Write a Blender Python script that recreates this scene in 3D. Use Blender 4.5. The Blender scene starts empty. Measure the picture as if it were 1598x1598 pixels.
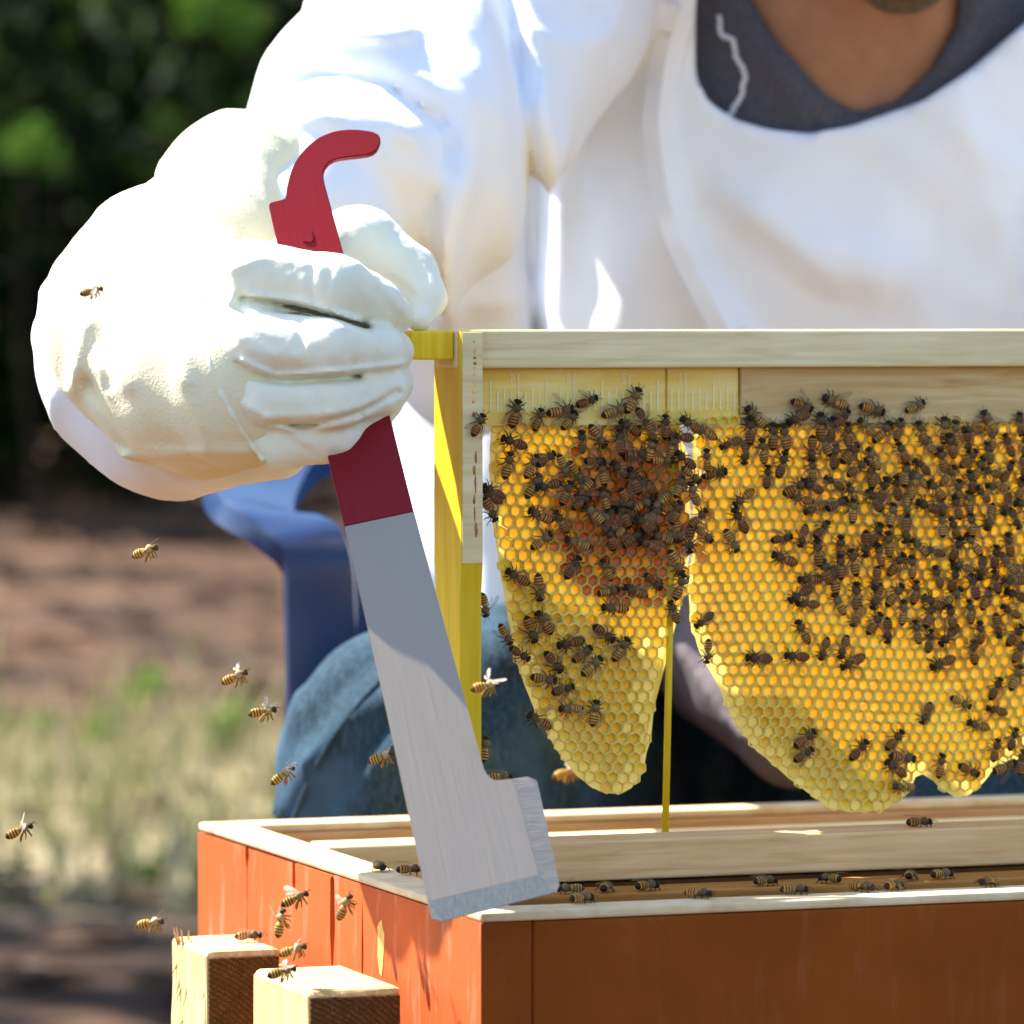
import bpy, bmesh, math, random
import numpy as np
from mathutils import Vector, Matrix, Euler

# ------------------------------------------------------------------ camera, sky, sun, exposure
scene = bpy.context.scene
COL = scene.collection
F = 8200.0            # focal length in photograph pixels (photograph 1598 wide)
HOR = 490.0           # row of the eye-level horizon
ZC = 0.75             # camera height
cam_d = bpy.data.cameras.new('camera'); cam = bpy.data.objects.new('camera', cam_d); COL.objects.link(cam)
cam.location = (0, 0, ZC); cam.rotation_euler = (math.radians(90), 0, 0)
cam_d.sensor_width = 36; cam_d.lens = F / 1598 * 36
cam_d.shift_y = -(799 - HOR) / 1598
cam_d.clip_start = 0.05; cam_d.clip_end = 300
cam_d.dof.use_dof = True; cam_d.dof.focus_distance = 2.17; cam_d.dof.aperture_fstop = 13
scene.camera = cam
SUN = Vector((-0.54, 0.33, 0.80)).normalized()
w = bpy.data.worlds.new('World'); scene.world = w; w.use_nodes = True
nt = w.node_tree
sky = nt.nodes.new('ShaderNodeTexSky'); sky.sky_type = 'NISHITA'; sky.sun_disc = False
sky.sun_elevation = math.asin(SUN.z); sky.sun_rotation = math.atan2(SUN.x, SUN.y)
nt.nodes['Background'].inputs['Strength'].default_value = 0.115
nt.links.new(sky.outputs[0], nt.nodes['Background'].inputs['Color'])
sd = bpy.data.lights.new('sun', 'SUN'); sd.energy = 4.6; sd.angle = math.radians(0.5); sd.color = (1, 0.95, 0.86)
so = bpy.data.objects.new('sun', sd); COL.objects.link(so)
so.rotation_euler = SUN.to_track_quat('Z', 'Y').to_euler(); so.location = SUN * 20
scene.view_settings.view_transform = 'Standard'; scene.view_settings.look = 'None'
scene.view_settings.exposure = 1.78; scene.view_settings.gamma = 1
scene.render.engine = 'CYCLES'
scene.cycles.use_denoising = True
scene.cycles.max_bounces = 8; scene.cycles.transmission_bounces = 6; scene.cycles.transparent_max_bounces = 12
scene.cycles.caustics_reflective = False; scene.cycles.caustics_refractive = False

rng = random.Random(7)
nrng = np.random.default_rng(7)

# ------------------------------------------------------------------ helpers
def P(px, py, Y):
    return Vector(((px - 799) / F * Y, Y, ZC + (HOR - py) / F * Y))
def R(px, Y):
    return px * Y / F
def mesh_obj(name, verts, faces, mat=None, parent=None, smooth=False, link=True):
    me = bpy.data.meshes.new(name)
    me.from_pydata([tuple(v) for v in verts], [], [tuple(f) for f in faces])
    me.update()
    if smooth: me.polygons.foreach_set('use_smooth', [True] * len(me.polygons))
    if mat: me.materials.append(mat)
    o = bpy.data.objects.new(name, me)
    if link: COL.objects.link(o)
    if parent is not None: o.parent = parent
    return o
def bm_obj(name, bm, mat=None, parent=None, smooth=False):
    me = bpy.data.meshes.new(name); bm.to_mesh(me); bm.free()
    if smooth: me.polygons.foreach_set('use_smooth', [True] * len(me.polygons))
    if mat: me.materials.append(mat)
    o = bpy.data.objects.new(name, me); COL.objects.link(o)
    if parent is not None: o.parent = parent
    return o
def tag(o, label, cat, group=None):
    o['label'] = label; o['category'] = cat
    if group: o['group'] = group
    return o
def thing(name, loc, label, cat, rz=0.0, group=None):
    o = bpy.data.objects.new(name, None); COL.objects.link(o)
    o.location = loc; o.rotation_euler = (0, 0, rz); o.empty_display_size = 0.05
    return tag(o, label, cat, group)
def box_bm(lo, hi, bev=0.0, seg=2):
    bm = bmesh.new()
    bmesh.ops.create_cube(bm, size=1)
    for v in bm.verts:
        v.co = Vector([lo[i] + (v.co[i] + 0.5) * (hi[i] - lo[i]) for i in range(3)])
    if bev > 0:
        bmesh.ops.bevel(bm, geom=bm.edges[:], offset=bev, segments=seg, affect='EDGES', profile=0.5)
    return bm
def tube_mesh(path, radii, sides=8):
    """verts, faces of a tube through path with a radius per point, closed ends"""
    path = [Vector(p) for p in path]
    vs, fs = [], []
    up = Vector((0, 0, 1)); n = len(path)
    prev = None
    for i, p in enumerate(path):
        t = (path[min(i + 1, n - 1)] - path[max(i - 1, 0)]).normalized()
        if prev is None:
            a = t.cross(up)
            if a.length < 1e-3: a = t.cross(Vector((1, 0, 0)))
            a.normalize()
        else:
            a = (prev - t * prev.dot(t)).normalized()
        prev = a
        b = t.cross(a)
        r = radii[i] if hasattr(radii, '__len__') else radii
        for k in range(sides):
            an = 2 * math.pi * k / sides
            vs.append(p + a * (math.cos(an) * r) + b * (math.sin(an) * r))
    for i in range(n - 1):
        for k in range(sides):
            k2 = (k + 1) % sides
            fs.append((i * sides + k, i * sides + k2, (i + 1) * sides + k2, (i + 1) * sides + k))
    fs.append(tuple(range(sides))[::-1]); fs.append(tuple((n - 1) * sides + k for k in range(sides)))
    return vs, fs
def smooth_path(pts, n):
    """Catmull-Rom resample"""
    pts = [Vector(p) for p in pts]
    P_ = [pts[0] * 2 - pts[1]] + pts + [pts[-1] * 2 - pts[-2]]
    out = []
    m = len(pts) - 1
    for j in range(n + 1):
        s = j / n * m; i = min(int(s), m - 1); t = s - i
        a, b, c, d = P_[i], P_[i + 1], P_[i + 2], P_[i + 3]
        out.append(0.5 * ((2 * b) + (c - a) * t + (2 * a - 5 * b + 4 * c - d) * t * t + (3 * b - a - 3 * c + d) * t ** 3))
    return out
def extrude_poly(pts, fmap, d0, d1):
    """prism of a 2D polygon; fmap(x,y,d) gives the 3D point"""
    bm = bmesh.new()
    a = [bm.verts.new(fmap(x, y, d0)) for x, y in pts]
    b = [bm.verts.new(fmap(x, y, d1)) for x, y in pts]
    bm.faces.new(a); bm.faces.new(b[::-1])
    n = len(pts)
    for i in range(n):
        bm.faces.new((a[i], b[i], b[(i + 1) % n], a[(i + 1) % n]))
    bmesh.ops.recalc_face_normals(bm, faces=bm.faces[:])
    return bm

# ------------------------------------------------------------------ materials
def new_mat(name):
    m = bpy.data.materials.new(name); m.use_nodes = True
    b = m.node_tree.nodes['Principled BSDF']; b.inputs['Specular IOR Level'].default_value = 0.14
    return m, m.node_tree, b
def N(nt, kind, **kw):
    n = nt.nodes.new(kind)
    for k, v in kw.items():
        if k in n.inputs: n.inputs[k].default_value = v
        else: setattr(n, k, v)
    return n
def coords(nt, scale=(1, 1, 1), kind='Object', rot=(0, 0, 0)):
    tc = N(nt, 'ShaderNodeTexCoord'); mp = N(nt, 'ShaderNodeMapping')
    mp.inputs['Scale'].default_value = scale; mp.inputs['Rotation'].default_value = rot
    src = tc.outputs[kind]
    if any(rot):
        mp.inputs['Rotation'].default_value = (0, 0, 0)
        m0 = N(nt, 'ShaderNodeMapping'); m0.inputs['Rotation'].default_value = rot
        nt.links.new(src, m0.inputs['Vector']); src = m0.outputs[0]
    nt.links.new(src, mp.inputs['Vector'])
    return mp.outputs[0]
def ramp(nt, fac, stops):
    r = N(nt, 'ShaderNodeValToRGB')
    e = r.color_ramp.elements
    while len(e) < len(stops): e.new(0.5)
    for el, (p, c) in zip(e, stops):
        el.position = p; el.color = (*c, 1) if len(c) == 3 else c
    nt.links.new(fac, r.inputs[0])
    return r.outputs[0]
def noise(nt, vec, scale, detail=4, rough=0.55, dist=0.0):
    n = N(nt, 'ShaderNodeTexNoise', Scale=scale, Detail=detail, Roughness=rough, Distortion=dist)
    nt.links.new(vec, n.inputs['Vector'])
    return n.outputs[0]
def mixc(nt, fac, a, b, mode='MIX'):
    m = N(nt, 'ShaderNodeMix', data_type='RGBA', blend_type=mode)
    for sock, val in ((m.inputs[0], fac), (m.inputs[6], a), (m.inputs[7], b)):
        if isinstance(val, (int, float)): sock.default_value = val
        elif isinstance(val, tuple): sock.default_value = (*val, 1) if len(val) == 3 else val
        else: nt.links.new(val, sock)
    return m.outputs[2]
def bump(nt, bsdf, height, strength, dist):
    b = N(nt, 'ShaderNodeBump', Strength=strength, Distance=dist)
    nt.links.new(height, b.inputs['Height']); nt.links.new(b.outputs[0], bsdf.inputs['Normal'])
    return b

def mat_wood(name, c1, c2, c3, grain=(4, 60, 60), rough=0.6, bstr=0.25):
    m, nt, bs = new_mat(name)
    v = coords(nt, grain)
    n1 = noise(nt, v, 4.0, 5, 0.6, 0.6)
    v2 = coords(nt, (grain[0] * 0.5, grain[1] * 0.25, grain[2] * 0.25))
    n2 = noise(nt, v2, 3.0, 3)
    c = ramp(nt, n1, [(0.3, c1), (0.55, c2), (0.75, c3)])
    c = mixc(nt, ramp(nt, n2, [(0.42, (0, 0, 0)), (0.62, (0.45, 0.45, 0.45))]), c, c1)
    nt.links.new(c, bs.inputs['Base Color']); bs.inputs['Roughness'].default_value = rough
    bump(nt, bs, n1, bstr, 0.0008)
    return m
M = {}
M['pine'] = mat_wood('pale_pine', (0.50, 0.33, 0.13), (0.66, 0.49, 0.25), (0.74, 0.60, 0.36))
M['pine_bar'] = mat_wood('cream_pine', (0.63, 0.50, 0.25), (0.77, 0.65, 0.37), (0.83, 0.73, 0.47))
M['pine_tan'] = mat_wood('tan_pine', (0.44, 0.24, 0.11), (0.60, 0.37, 0.19), (0.68, 0.46, 0.27))
M['pine_v'] = mat_wood('rough_lumber', (0.52, 0.33, 0.13), (0.70, 0.50, 0.24), (0.78, 0.61, 0.36), (60, 60, 4), 0.75, 0.5)
M['yellow_wood'] = mat_wood('honey_stained_wood', (0.64, 0.42, 0.015), (0.78, 0.56, 0.02), (0.84, 0.66, 0.08), (50, 50, 3), 0.45)
M['pine_f2'] = mat_wood('rosy_pine', (0.66, 0.34, 0.13), (0.82, 0.50, 0.23), (0.86, 0.58, 0.30))
M['pine_shaded'] = mat_wood('shaded_pine', (0.34, 0.12, 0.02), (0.48, 0.2, 0.04), (0.55, 0.27, 0.07))  # shade of the gap put into the sunken bar's colour
M['rim'] = mat_wood('bare_rim_wood', (0.60, 0.42, 0.22), (0.74, 0.60, 0.38), (0.80, 0.70, 0.50), (14, 14, 14), 0.7)

def mat_paint(name='orange_brown_paint', k=1.0, lit_worn=False):
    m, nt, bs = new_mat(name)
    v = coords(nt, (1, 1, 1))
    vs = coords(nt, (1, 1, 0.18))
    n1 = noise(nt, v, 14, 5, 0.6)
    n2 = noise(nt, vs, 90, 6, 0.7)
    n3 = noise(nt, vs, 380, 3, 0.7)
    c = ramp(nt, n1, [(0.3, (0.20 * k, 0.044 * k, (0.010 if lit_worn else 0.0025) * k)), (0.6, (0.245 * k, (0.050 if lit_worn else 0.058) * k, (0.013 if lit_worn else 0.004) * k)), (0.8, (0.27 * k, 0.062 * k, 0.016 * k))])
    c = mixc(nt, ramp(nt, n2, [(0.54, (0, 0, 0)), (0.70, (0.75, 0.75, 0.75) if lit_worn else (.10, .10, .10))]), c, (0.62, 0.25, 0.15))
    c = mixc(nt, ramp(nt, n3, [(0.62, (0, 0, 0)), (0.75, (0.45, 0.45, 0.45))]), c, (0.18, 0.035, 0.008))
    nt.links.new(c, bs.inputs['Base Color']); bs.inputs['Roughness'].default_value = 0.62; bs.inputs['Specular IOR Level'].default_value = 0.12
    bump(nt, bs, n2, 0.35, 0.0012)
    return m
M['paint'] = mat_paint()
M['paint_sunlit_worn'] = mat_paint('sunlit_worn_orange_paint', 2.05, True)  # lighter copy: sunlight on the left wall put into the colour, plus wear specks
def mat_plain(name, c, rough=0.6, metal=0.0, nscale=None, namp=0.15, bstr=0.0, bscale=200, bdist=0.001):
    m, nt, bs = new_mat(name)
    bs.inputs['Roughness'].default_value = rough; bs.inputs['Metallic'].default_value = metal
    bs.inputs['Base Color'].default_value = (*c, 1)
    if nscale:
        n = noise(nt, coords(nt), nscale, 5, 0.6)
        lo = tuple(max(0, x * (1 - namp)) for x in c); hi = tuple(min(1, x * (1 + namp)) for x in c)
        nt.links.new(ramp(nt, n, [(0.3, lo), (0.7, hi)]), bs.inputs['Base Color'])
    if bstr > 0:
        bump(nt, bs, noise(nt, coords(nt), bscale, 4, 0.6), bstr, bdist)
    return m
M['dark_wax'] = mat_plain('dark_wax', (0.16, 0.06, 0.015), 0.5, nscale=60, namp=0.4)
M['bare_chip'] = mat_plain('bare_wood_chip', (0.75, 0.48, 0.14), 0.7, nscale=120, namp=0.25)
M['knot'] = mat_plain('end_grain_paint', (0.185, 0.043, 0.003), 0.5, nscale=200, namp=0.35)
M['propolis'] = mat_plain('propolis', (0.33, 0.12, 0.01), 0.35, nscale=300, namp=0.4)
M['print'] = mat_plain('pale_print', (0.84, 0.79, 0.48), 0.7)
M['chair'] = mat_plain('blue_plastic', (0.003, 0.022, 0.085), 0.3, nscale=20, namp=0.1, bstr=0.05, bscale=60)
M['shirt'] = mat_plain('charcoal_jersey', (0.075, 0.072, 0.085), 0.9, nscale=500, namp=0.35, bstr=0.4, bscale=900, bdist=0.0006)
M['suit_shade'] = mat_plain('shaded_suit_cotton', (0.15, 0.125, 0.135), 0.9, nscale=30, namp=0.15, bstr=0.3, bscale=700)  # white suit cloth with its shade in the colour
M['cord'] = mat_plain('white_cord', (0.6, 0.6, 0.62), 0.8, bstr=0.5, bscale=700)
M['skin'] = mat_plain('skin', (0.36, 0.165, 0.09), 0.5, nscale=60, namp=0.12, bstr=0.2, bscale=500, bdist=0.0005)
M['hair'] = mat_plain('brown_hair', (0.12, 0.075, 0.035), 0.6, nscale=300, namp=0.5, bstr=0.7, bscale=400)
M['shoe'] = mat_plain('brown_leather', (0.06, 0.035, 0.02), 0.5, nscale=40)
for _k in ('chair', 'eye_', 'propolis'):
    if _k in M: M[_k].node_tree.nodes['Principled BSDF'].inputs['Specular IOR Level'].default_value = 0.5
M['eye'] = mat_plain('eye_white', (0.7, 0.68, 0.64), 0.2)

def mat_cloth(name, c, weave=900, bstr=0.25, sss=0.0, wrinkle=25, wstr=0.25, rough=0.85, tint=None):
    m, nt, bs = new_mat(name)
    bs.inputs['Roughness'].default_value = rough
    v = coords(nt)
    n1 = noise(nt, v, wrinkle, 3, 0.5, 0.4)
    n2 = noise(nt, v, weave, 2, 0.6)
    base = ramp(nt, n1, [(0.3, tuple(x * 0.95 for x in c)), (0.7, c)])
    if tint:
        n4 = noise(nt, v, 18, 4, 0.6)
        base = mixc(nt, ramp(nt, n4, [(0.5, (0, 0, 0)), (0.72, (0.6, 0.6, 0.6))]), base, tint)
    nt.links.new(base, bs.inputs['Base Color'])
    b1 = N(nt, 'ShaderNodeBump', Strength=wstr, Distance=0.004); nt.links.new(n1, b1.inputs['Height'])
    b2 = N(nt, 'ShaderNodeBump', Strength=bstr, Distance=0.0006); nt.links.new(n2, b2.inputs['Height'])
    nt.links.new(b1.outputs[0], b2.inputs['Normal']); nt.links.new(b2.outputs[0], bs.inputs['Normal'])
    bs.inputs['Sheen Weight'].default_value = 0.15
    return m
M['suit'] = mat_cloth('white_cotton_suit', (0.81, 0.822, 0.855), wstr=0.1)
M['leather'] = mat_cloth('cream_goat_leather', (0.81, 0.80, 0.645), 500, 0.15, wrinkle=90, wstr=0.14, rough=0.55, tint=(0.77, 0.71, 0.50))
M['canvas'] = mat_cloth('cream_canvas', (0.80, 0.73, 0.50), 700, 0.55, wrinkle=40, wstr=0.12, rough=0.9, tint=(0.77, 0.67, 0.42))
def mat_denim():
    m, nt, bs = new_mat('blue_denim')
    bs.inputs['Roughness'].default_value = 0.9
    v = coords(nt)
    n1 = noise(nt, v, 16, 3, 0.55)
    wv = N(nt, 'ShaderNodeTexWave', Scale=210.0, Distortion=5.0, Detail=2.0)
    wv.inputs['Detail Scale'].default_value = 2.0
    nt.links.new(coords(nt, (1, 0.3, 0.5), rot=(0, 0.6, 0)), wv.inputs['Vector'])
    c = ramp(nt, n1, [(0.3, (0.004, 0.013, 0.024)), (0.5, (0.009, 0.028, 0.050)), (0.70, (0.045, 0.10, 0.165))])
    c = mixc(nt, ramp(nt, wv.outputs[0], [(0.45, (0, 0, 0)), (0.9, (0.5, 0.5, 0.5))]), c, (0.045, 0.075, 0.09))
    nt.links.new(c, bs.inputs['Base Color'])
    th = noise(nt, coords(nt, (420, 420, 110)), 1.0, 3, .7)
    c2 = mixc(nt, ramp(nt, th, [(.42, (0, 0, 0)), (.62, (.55, .55, .55))]), c, (0.045, 0.09, 0.13))
    nt.links.new(c2, bs.inputs['Base Color'])
    bump(nt, bs, wv.outputs[0], 0.3, 0.0008)
    return m
M['denim'] = mat_denim()
TROT = 0
def mat_steel():
    m, nt, bs = new_mat('brushed_steel')
    bs.inputs['Metallic'].default_value = 1.0
    n = noise(nt, coords(nt, (900, 900, 9), rot=(0, math.radians(TROT), 0)), 3.0, 4, 0.6)
    nt.links.new(ramp(nt, n, [(0.3, (0.43, 0.345, 0.255)), (0.7, (0.445, 0.357, 0.264))]), bs.inputs['Base Color'])
    nt.links.new(ramp(nt, n, [(0.3, (0.36,) * 3), (0.7, (0.42,) * 3)]), bs.inputs['Roughness'])
    bump(nt, bs, n, 0.035, 0.0004)
    return m
M['steel'] = mat_steel()
def mat_ground_steel(sc):
    m, nt, bs = new_mat('ground_steel_bevel')
    bs.inputs['Metallic'].default_value = 1.0
    n = noise(nt, coords(nt, sc), 1.0, 3, 0.7)
    nt.links.new(ramp(nt, n, [(0.35, (0.42, 0.33, 0.235)), (0.65, (0.58, 0.455, 0.325))]), bs.inputs['Base Color'])
    bs.inputs['Roughness'].default_value = 0.38
    bump(nt, bs, n, 0.5, 0.0006)
    return m
M['bevel'] = mat_ground_steel((60, 60, 1500)); M['bevel2'] = mat_ground_steel((1500, 1500, 60))
def mat_red():
    m, nt, bs = new_mat('red_enamel')
    n = noise(nt, coords(nt, (300, 300, 8), rot=(0, math.radians(TROT), 0)), 3.0, 4, 0.6)
    nt.links.new(ramp(nt, n, [(0.3, (0.195, 0.010, 0.014)), (0.7, (0.215, 0.013, 0.018))]), bs.inputs['Base Color'])
    bs.inputs['Roughness'].default_value = 0.33
    bump(nt, bs, n, 0.06, 0.0004)
    return m
M['red'] = mat_red()

def mat_wax(name):
    """thin beeswax: diffuse + light shining through; colour varies with age of the wax (stained patch) and per-piece tint"""
    m = bpy.data.materials.new(name); m.use_nodes = True; nt = m.node_tree
    nt.nodes.clear()
    out = N(nt, 'ShaderNodeOutputMaterial')
    at = N(nt, 'ShaderNodeAttribute', attribute_name='Col')
    geo = N(nt, 'ShaderNodeNewGeometry')
    n1 = N(nt, 'ShaderNodeTexNoise', Scale=45.0, Detail=3.0); nt.links.new(geo.outputs['Position'], n1.inputs['Vector'])
    c = mixc(nt, ramp(nt, n1.outputs[0], [(0.35, (0, 0, 0)), (0.7, (0.28, 0.28, 0.28))]), at.outputs['Color'], (0.96, 0.60, 0.02))
    # old stained brood wax around two places of the comb
    for cx, cy, rad, amt in (DARK1, DARK2):
        vd = N(nt, 'ShaderNodeVectorMath', operation='DISTANCE'); vd.inputs[1].default_value = P(cx, cy, 2.24)
        nt.links.new(geo.outputs['Position'], vd.inputs[0])
        dv = N(nt, 'ShaderNodeMath', operation='DIVIDE'); dv.inputs[1].default_value = rad
        nt.links.new(vd.outputs['Value'], dv.inputs[0])
        f = ramp(nt, dv.outputs[0], [(0.35, (amt,) * 3), (1.0, (0, 0, 0))])
        c = mixc(nt, f, c, (0.42, 0.12, 0.008))
    d = N(nt, 'ShaderNodeBsdfDiffuse'); t = N(nt, 'ShaderNodeBsdfTranslucent'); g = N(nt, 'ShaderNodeBsdfGlossy', Roughness=0.3)
    nt.links.new(c, d.inputs[0]); nt.links.new(c, t.inputs[0])
    mx = N(nt, 'ShaderNodeMixShader'); nt.links.new(at.outputs['Alpha'], mx.inputs[0])
    nt.links.new(d.outputs[0], mx.inputs[1]); nt.links.new(t.outputs[0], mx.inputs[2])
    m2 = N(nt, 'ShaderNodeMixShader'); m2.inputs[0].default_value = 0.04
    nt.links.new(mx.outputs[0], m2.inputs[1]); nt.links.new(g.outputs[0], m2.inputs[2])
    nt.links.new(m2.outputs[0], out.inputs[0])
    return m
DARK1 = (985, 800, 0.044, 0.85)
DARK2 = (1420, 800, 0.075, 0.28)
M['wax'] = mat_wax('beeswax')
def mat_vc(name, rough=0.5, spec=0.5, translucent=0.0, bstr=0.0):
    m, nt, bs = new_mat(name)
    at = N(nt, 'ShaderNodeAttribute', attribute_name='Col')
    nt.links.new(at.outputs['Color'], bs.inputs['Base Color'])
    bs.inputs['Roughness'].default_value = rough; bs.inputs['Specular IOR Level'].default_value = spec
    if bstr > 0: bump(nt, bs, noise(nt, coords(nt), 4000, 2), bstr, 0.0003)
    if translucent > 0:
        t = N(nt, 'ShaderNodeBsdfTranslucent'); nt.links.new(at.outputs['Color'], t.inputs[0])
        mx = N(nt, 'ShaderNodeMixShader'); mx.inputs[0].default_value = translucent
        nt.links.new(bs.outputs[0], mx.inputs[1]); nt.links.new(t.outputs[0], mx.inputs[2])
        nt.links.new(mx.outputs[0], nt.nodes['Material Output'].inputs[0])
    return m
M['bee'] = mat_vc('bee_chitin', 0.42, 0.16, 0.0, 0.4)
M['bee_lit'] = mat_vc('backlit_bee', 0.6, 0.15, 0.3, 0.4)
M['leaf'] = mat_vc('leaf', 0.7, 0.1, 0.4)
M['litter'] = mat_vc('dry_leaf', 0.9, 0.05, 0.15)
def mat_wing(name, wc, a0, a1):
    m, nt, bs = new_mat(name)
    bs.inputs['Base Color'].default_value = (*wc, 1); bs.inputs['Roughness'].default_value = 0.3
    n = noise(nt, coords(nt, (300, 900, 300)), 1.0, 3)
    nt.links.new(ramp(nt, n, [(0.3, (a0,) * 3), (0.7, (a1,) * 3)]), bs.inputs['Alpha'])
    return m
M['wing'] = mat_wing('folded_wing_membrane', (0.20, 0.125, 0.065), .22, .46)
M['wing_lit'] = mat_wing('backlit_wing_membrane', (0.62, 0.56, 0.48), .25, .5)  # flying wings, lightened to carry the backlight
M['branch'] = mat_plain('dry_branch', (0.12, 0.08, 0.06), 0.9, nscale=15, namp=0.4, bstr=0.6, bscale=40, bdist=0.01)
M['bark'] = mat_plain('bark', (0.03, 0.02, 0.014), 0.9, nscale=15, namp=0.5, bstr=0.8, bscale=30, bdist=0.02)

def set_col(me, cols):
    """per-vertex colours (n,3) into attribute Col"""
    a = me.color_attributes.new('Col', 'FLOAT_COLOR', 'POINT')
    cols = np.asarray(cols); c = np.ones((len(me.vertices), 4), np.float32); c[:, :cols.shape[-1]] = cols
    a.data.foreach_set('color', c.ravel())

# ------------------------------------------------------------------ implicit surfaces (for cloth, glove, body)
def surface_nets(fn, lo, hi, h):
    lo = np.array(lo, np.float32); hi = np.array(hi, np.float32)
    n = np.ceil((hi - lo) / h).astype(int) + 1
    ax = [lo[i] + h * np.arange(n[i], dtype=np.float32) for i in range(3)]
    X, Y, Z = np.meshgrid(*ax, indexing='ij')
    V = fn(X, Y, Z).astype(np.float32)
    ins = V < 0
    cn = np.zeros(tuple(n - 1), np.int8)
    for dx in (0, 1):
        for dy in (0, 1):
            for dz in (0, 1):
                cn += ins[dx:n[0] - 1 + dx, dy:n[1] - 1 + dy, dz:n[2] - 1 + dz]
    mixed = (cn > 0) & (cn < 8)
    I = np.argwhere(mixed)
    idx = -np.ones(mixed.shape, np.int64); idx[mixed] = np.arange(len(I))
    corners = [(a, b, c) for a in (0, 1) for b in (0, 1) for c in (0, 1)]
    vals = {c: V[I[:, 0] + c[0], I[:, 1] + c[1], I[:, 2] + c[2]] for c in corners}
    acc = np.zeros((len(I), 3), np.float32); cnt = np.zeros(len(I), np.float32)
    for c in corners:
        for k in range(3):
            if c[k] == 0:
                e = list(c); e[k] = 1; e = tuple(e)
                va, vb = vals[c], vals[e]
                s = (va < 0) != (vb < 0)
                t = np.where(s, va / np.where(s, va - vb, 1), 0)
                p = np.zeros((len(I), 3), np.float32); p[:] = c; p[:, k] = t
                acc += np.where(s[:, None], p, 0); cnt += s
    verts = lo + h * (I + acc / cnt[:, None])
    quads = []
    for k in range(3):
        sl0 = [slice(None)] * 3; sl1 = [slice(None)] * 3
        sl0[k] = slice(0, -1); sl1[k] = slice(1, None)
        a, b = ins[tuple(sl0)], ins[tuple(sl1)]
        E = np.argwhere(a != b)
        o1, o2 = (k + 1) % 3, (k + 2) % 3
        ok = (E[:, o1] > 0) & (E[:, o2] > 0) & (E[:, o1] < n[o1] - 1) & (E[:, o2] < n[o2] - 1)
        E = E[ok]
        flip = ~a[E[:, 0], E[:, 1], E[:, 2]]
        def cell(d1, d2):
            c = E.copy(); c[:, o1] += d1; c[:, o2] += d2
            return idx[c[:, 0], c[:, 1], c[:, 2]]
        q = np.stack([cell(-1, -1), cell(0, -1), cell(0, 0), cell(-1, 0)], 1)
        q[flip] = q[flip][:, ::-1]
        quads.append(q)
    return verts, np.concatenate(quads)
def sdf_obj(name, fn, lo, hi, h, mat, parent=None, keep_top=True):
    v, q = surface_nets(fn, lo, hi, h)
    me = bpy.data.meshes.new(name)
    off = np.array(parent.location, np.float32) if parent is not None and parent.parent is None else np.zeros(3, np.float32)
    v = v - off
    me.vertices.add(len(v)); me.vertices.foreach_set('co', v.astype(np.float32).ravel())
    me.loops.add(q.size); me.loops.foreach_set('vertex_index', q.astype(np.int32).ravel())
    me.polygons.add(len(q)); me.polygons.foreach_set('loop_start', np.arange(0, q.size, 4, dtype=np.int32))
    me.polygons.foreach_set('loop_total', np.full(len(q), 4, np.int32))
    me.update(calc_edges=True); me.validate()
    me.polygons.foreach_set('use_smooth', np.ones(len(me.polygons), bool))
    me.materials.append(mat)
    o = bpy.data.objects.new(name, me); COL.objects.link(o)
    if parent is not None: o.parent = parent
    return o
def smin(a, b, k):
    hh = np.clip(0.5 + 0.5 * (b - a) / k, 0, 1)
    return b + (a - b) * hh - k * hh * (1 - hh)
def s_cap(X, Y, Z, a, b, r1, r2, sy=1.0):
    ba = (b[0] - a[0], (b[1] - a[1]) / sy, b[2] - a[2])
    px, py, pz = X - a[0], (Y - a[1]) / sy, Z - a[2]
    t = np.clip((px * ba[0] + py * ba[1] + pz * ba[2]) / (ba[0] ** 2 + ba[1] ** 2 + ba[2] ** 2), 0, 1)
    d = np.sqrt((px - t * ba[0]) ** 2 + (py - t * ba[1]) ** 2 + (pz - t * ba[2]) ** 2) - (r1 + (r2 - r1) * t)
    return d * min(1.0, sy) if sy < 1 else d
def s_ell(X, Y, Z, c, r):
    px, py, pz = X - c[0], Y - c[1], Z - c[2]
    k0 = np.sqrt((px / r[0]) ** 2 + (py / r[1]) ** 2 + (pz / r[2]) ** 2)
    k1 = np.sqrt((px / r[0] ** 2) ** 2 + (py / r[1] ** 2) ** 2 + (pz / r[2] ** 2) ** 2) + 1e-9
    return k0 * (k0 - 1) / k1
def pl_dist(X, Z, pts):
    """distance to a polyline in the X-Z plane (metres)"""
    d = np.full(X.shape, 9.0, np.float32)
    for (ax_, az), (bx, bz) in zip(pts[:-1], pts[1:]):
        ux, uz = bx - ax_, bz - az
        t = np.clip(((X - ax_) * ux + (Z - az) * uz) / (ux * ux + uz * uz + 1e-12), 0, 1)
        d = np.minimum(d, np.hypot(X - ax_ - t * ux, Z - az - t * uz))
    return d
def poly_sd(X, Z, pts):
    """signed distance (negative inside) to a closed polygon in X-Z"""
    d = pl_dist(X, Z, list(pts) + [pts[0]])
    ins = np.zeros(X.shape, bool)
    n = len(pts)
    for i in range(n):
        (x1, z1), (x2, z2) = pts[i], pts[(i + 1) % n]
        c = ((z1 > Z) != (z2 > Z)) & (X < (x2 - x1) * (Z - z1) / (z2 - z1 + 1e-12) + x1)
        ins ^= c
    return np.where(ins, -d, d)
def pxz(pts, Y):
    return [(P(x, y, Y).x, P(x, y, Y).z) for x, y in pts]
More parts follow.
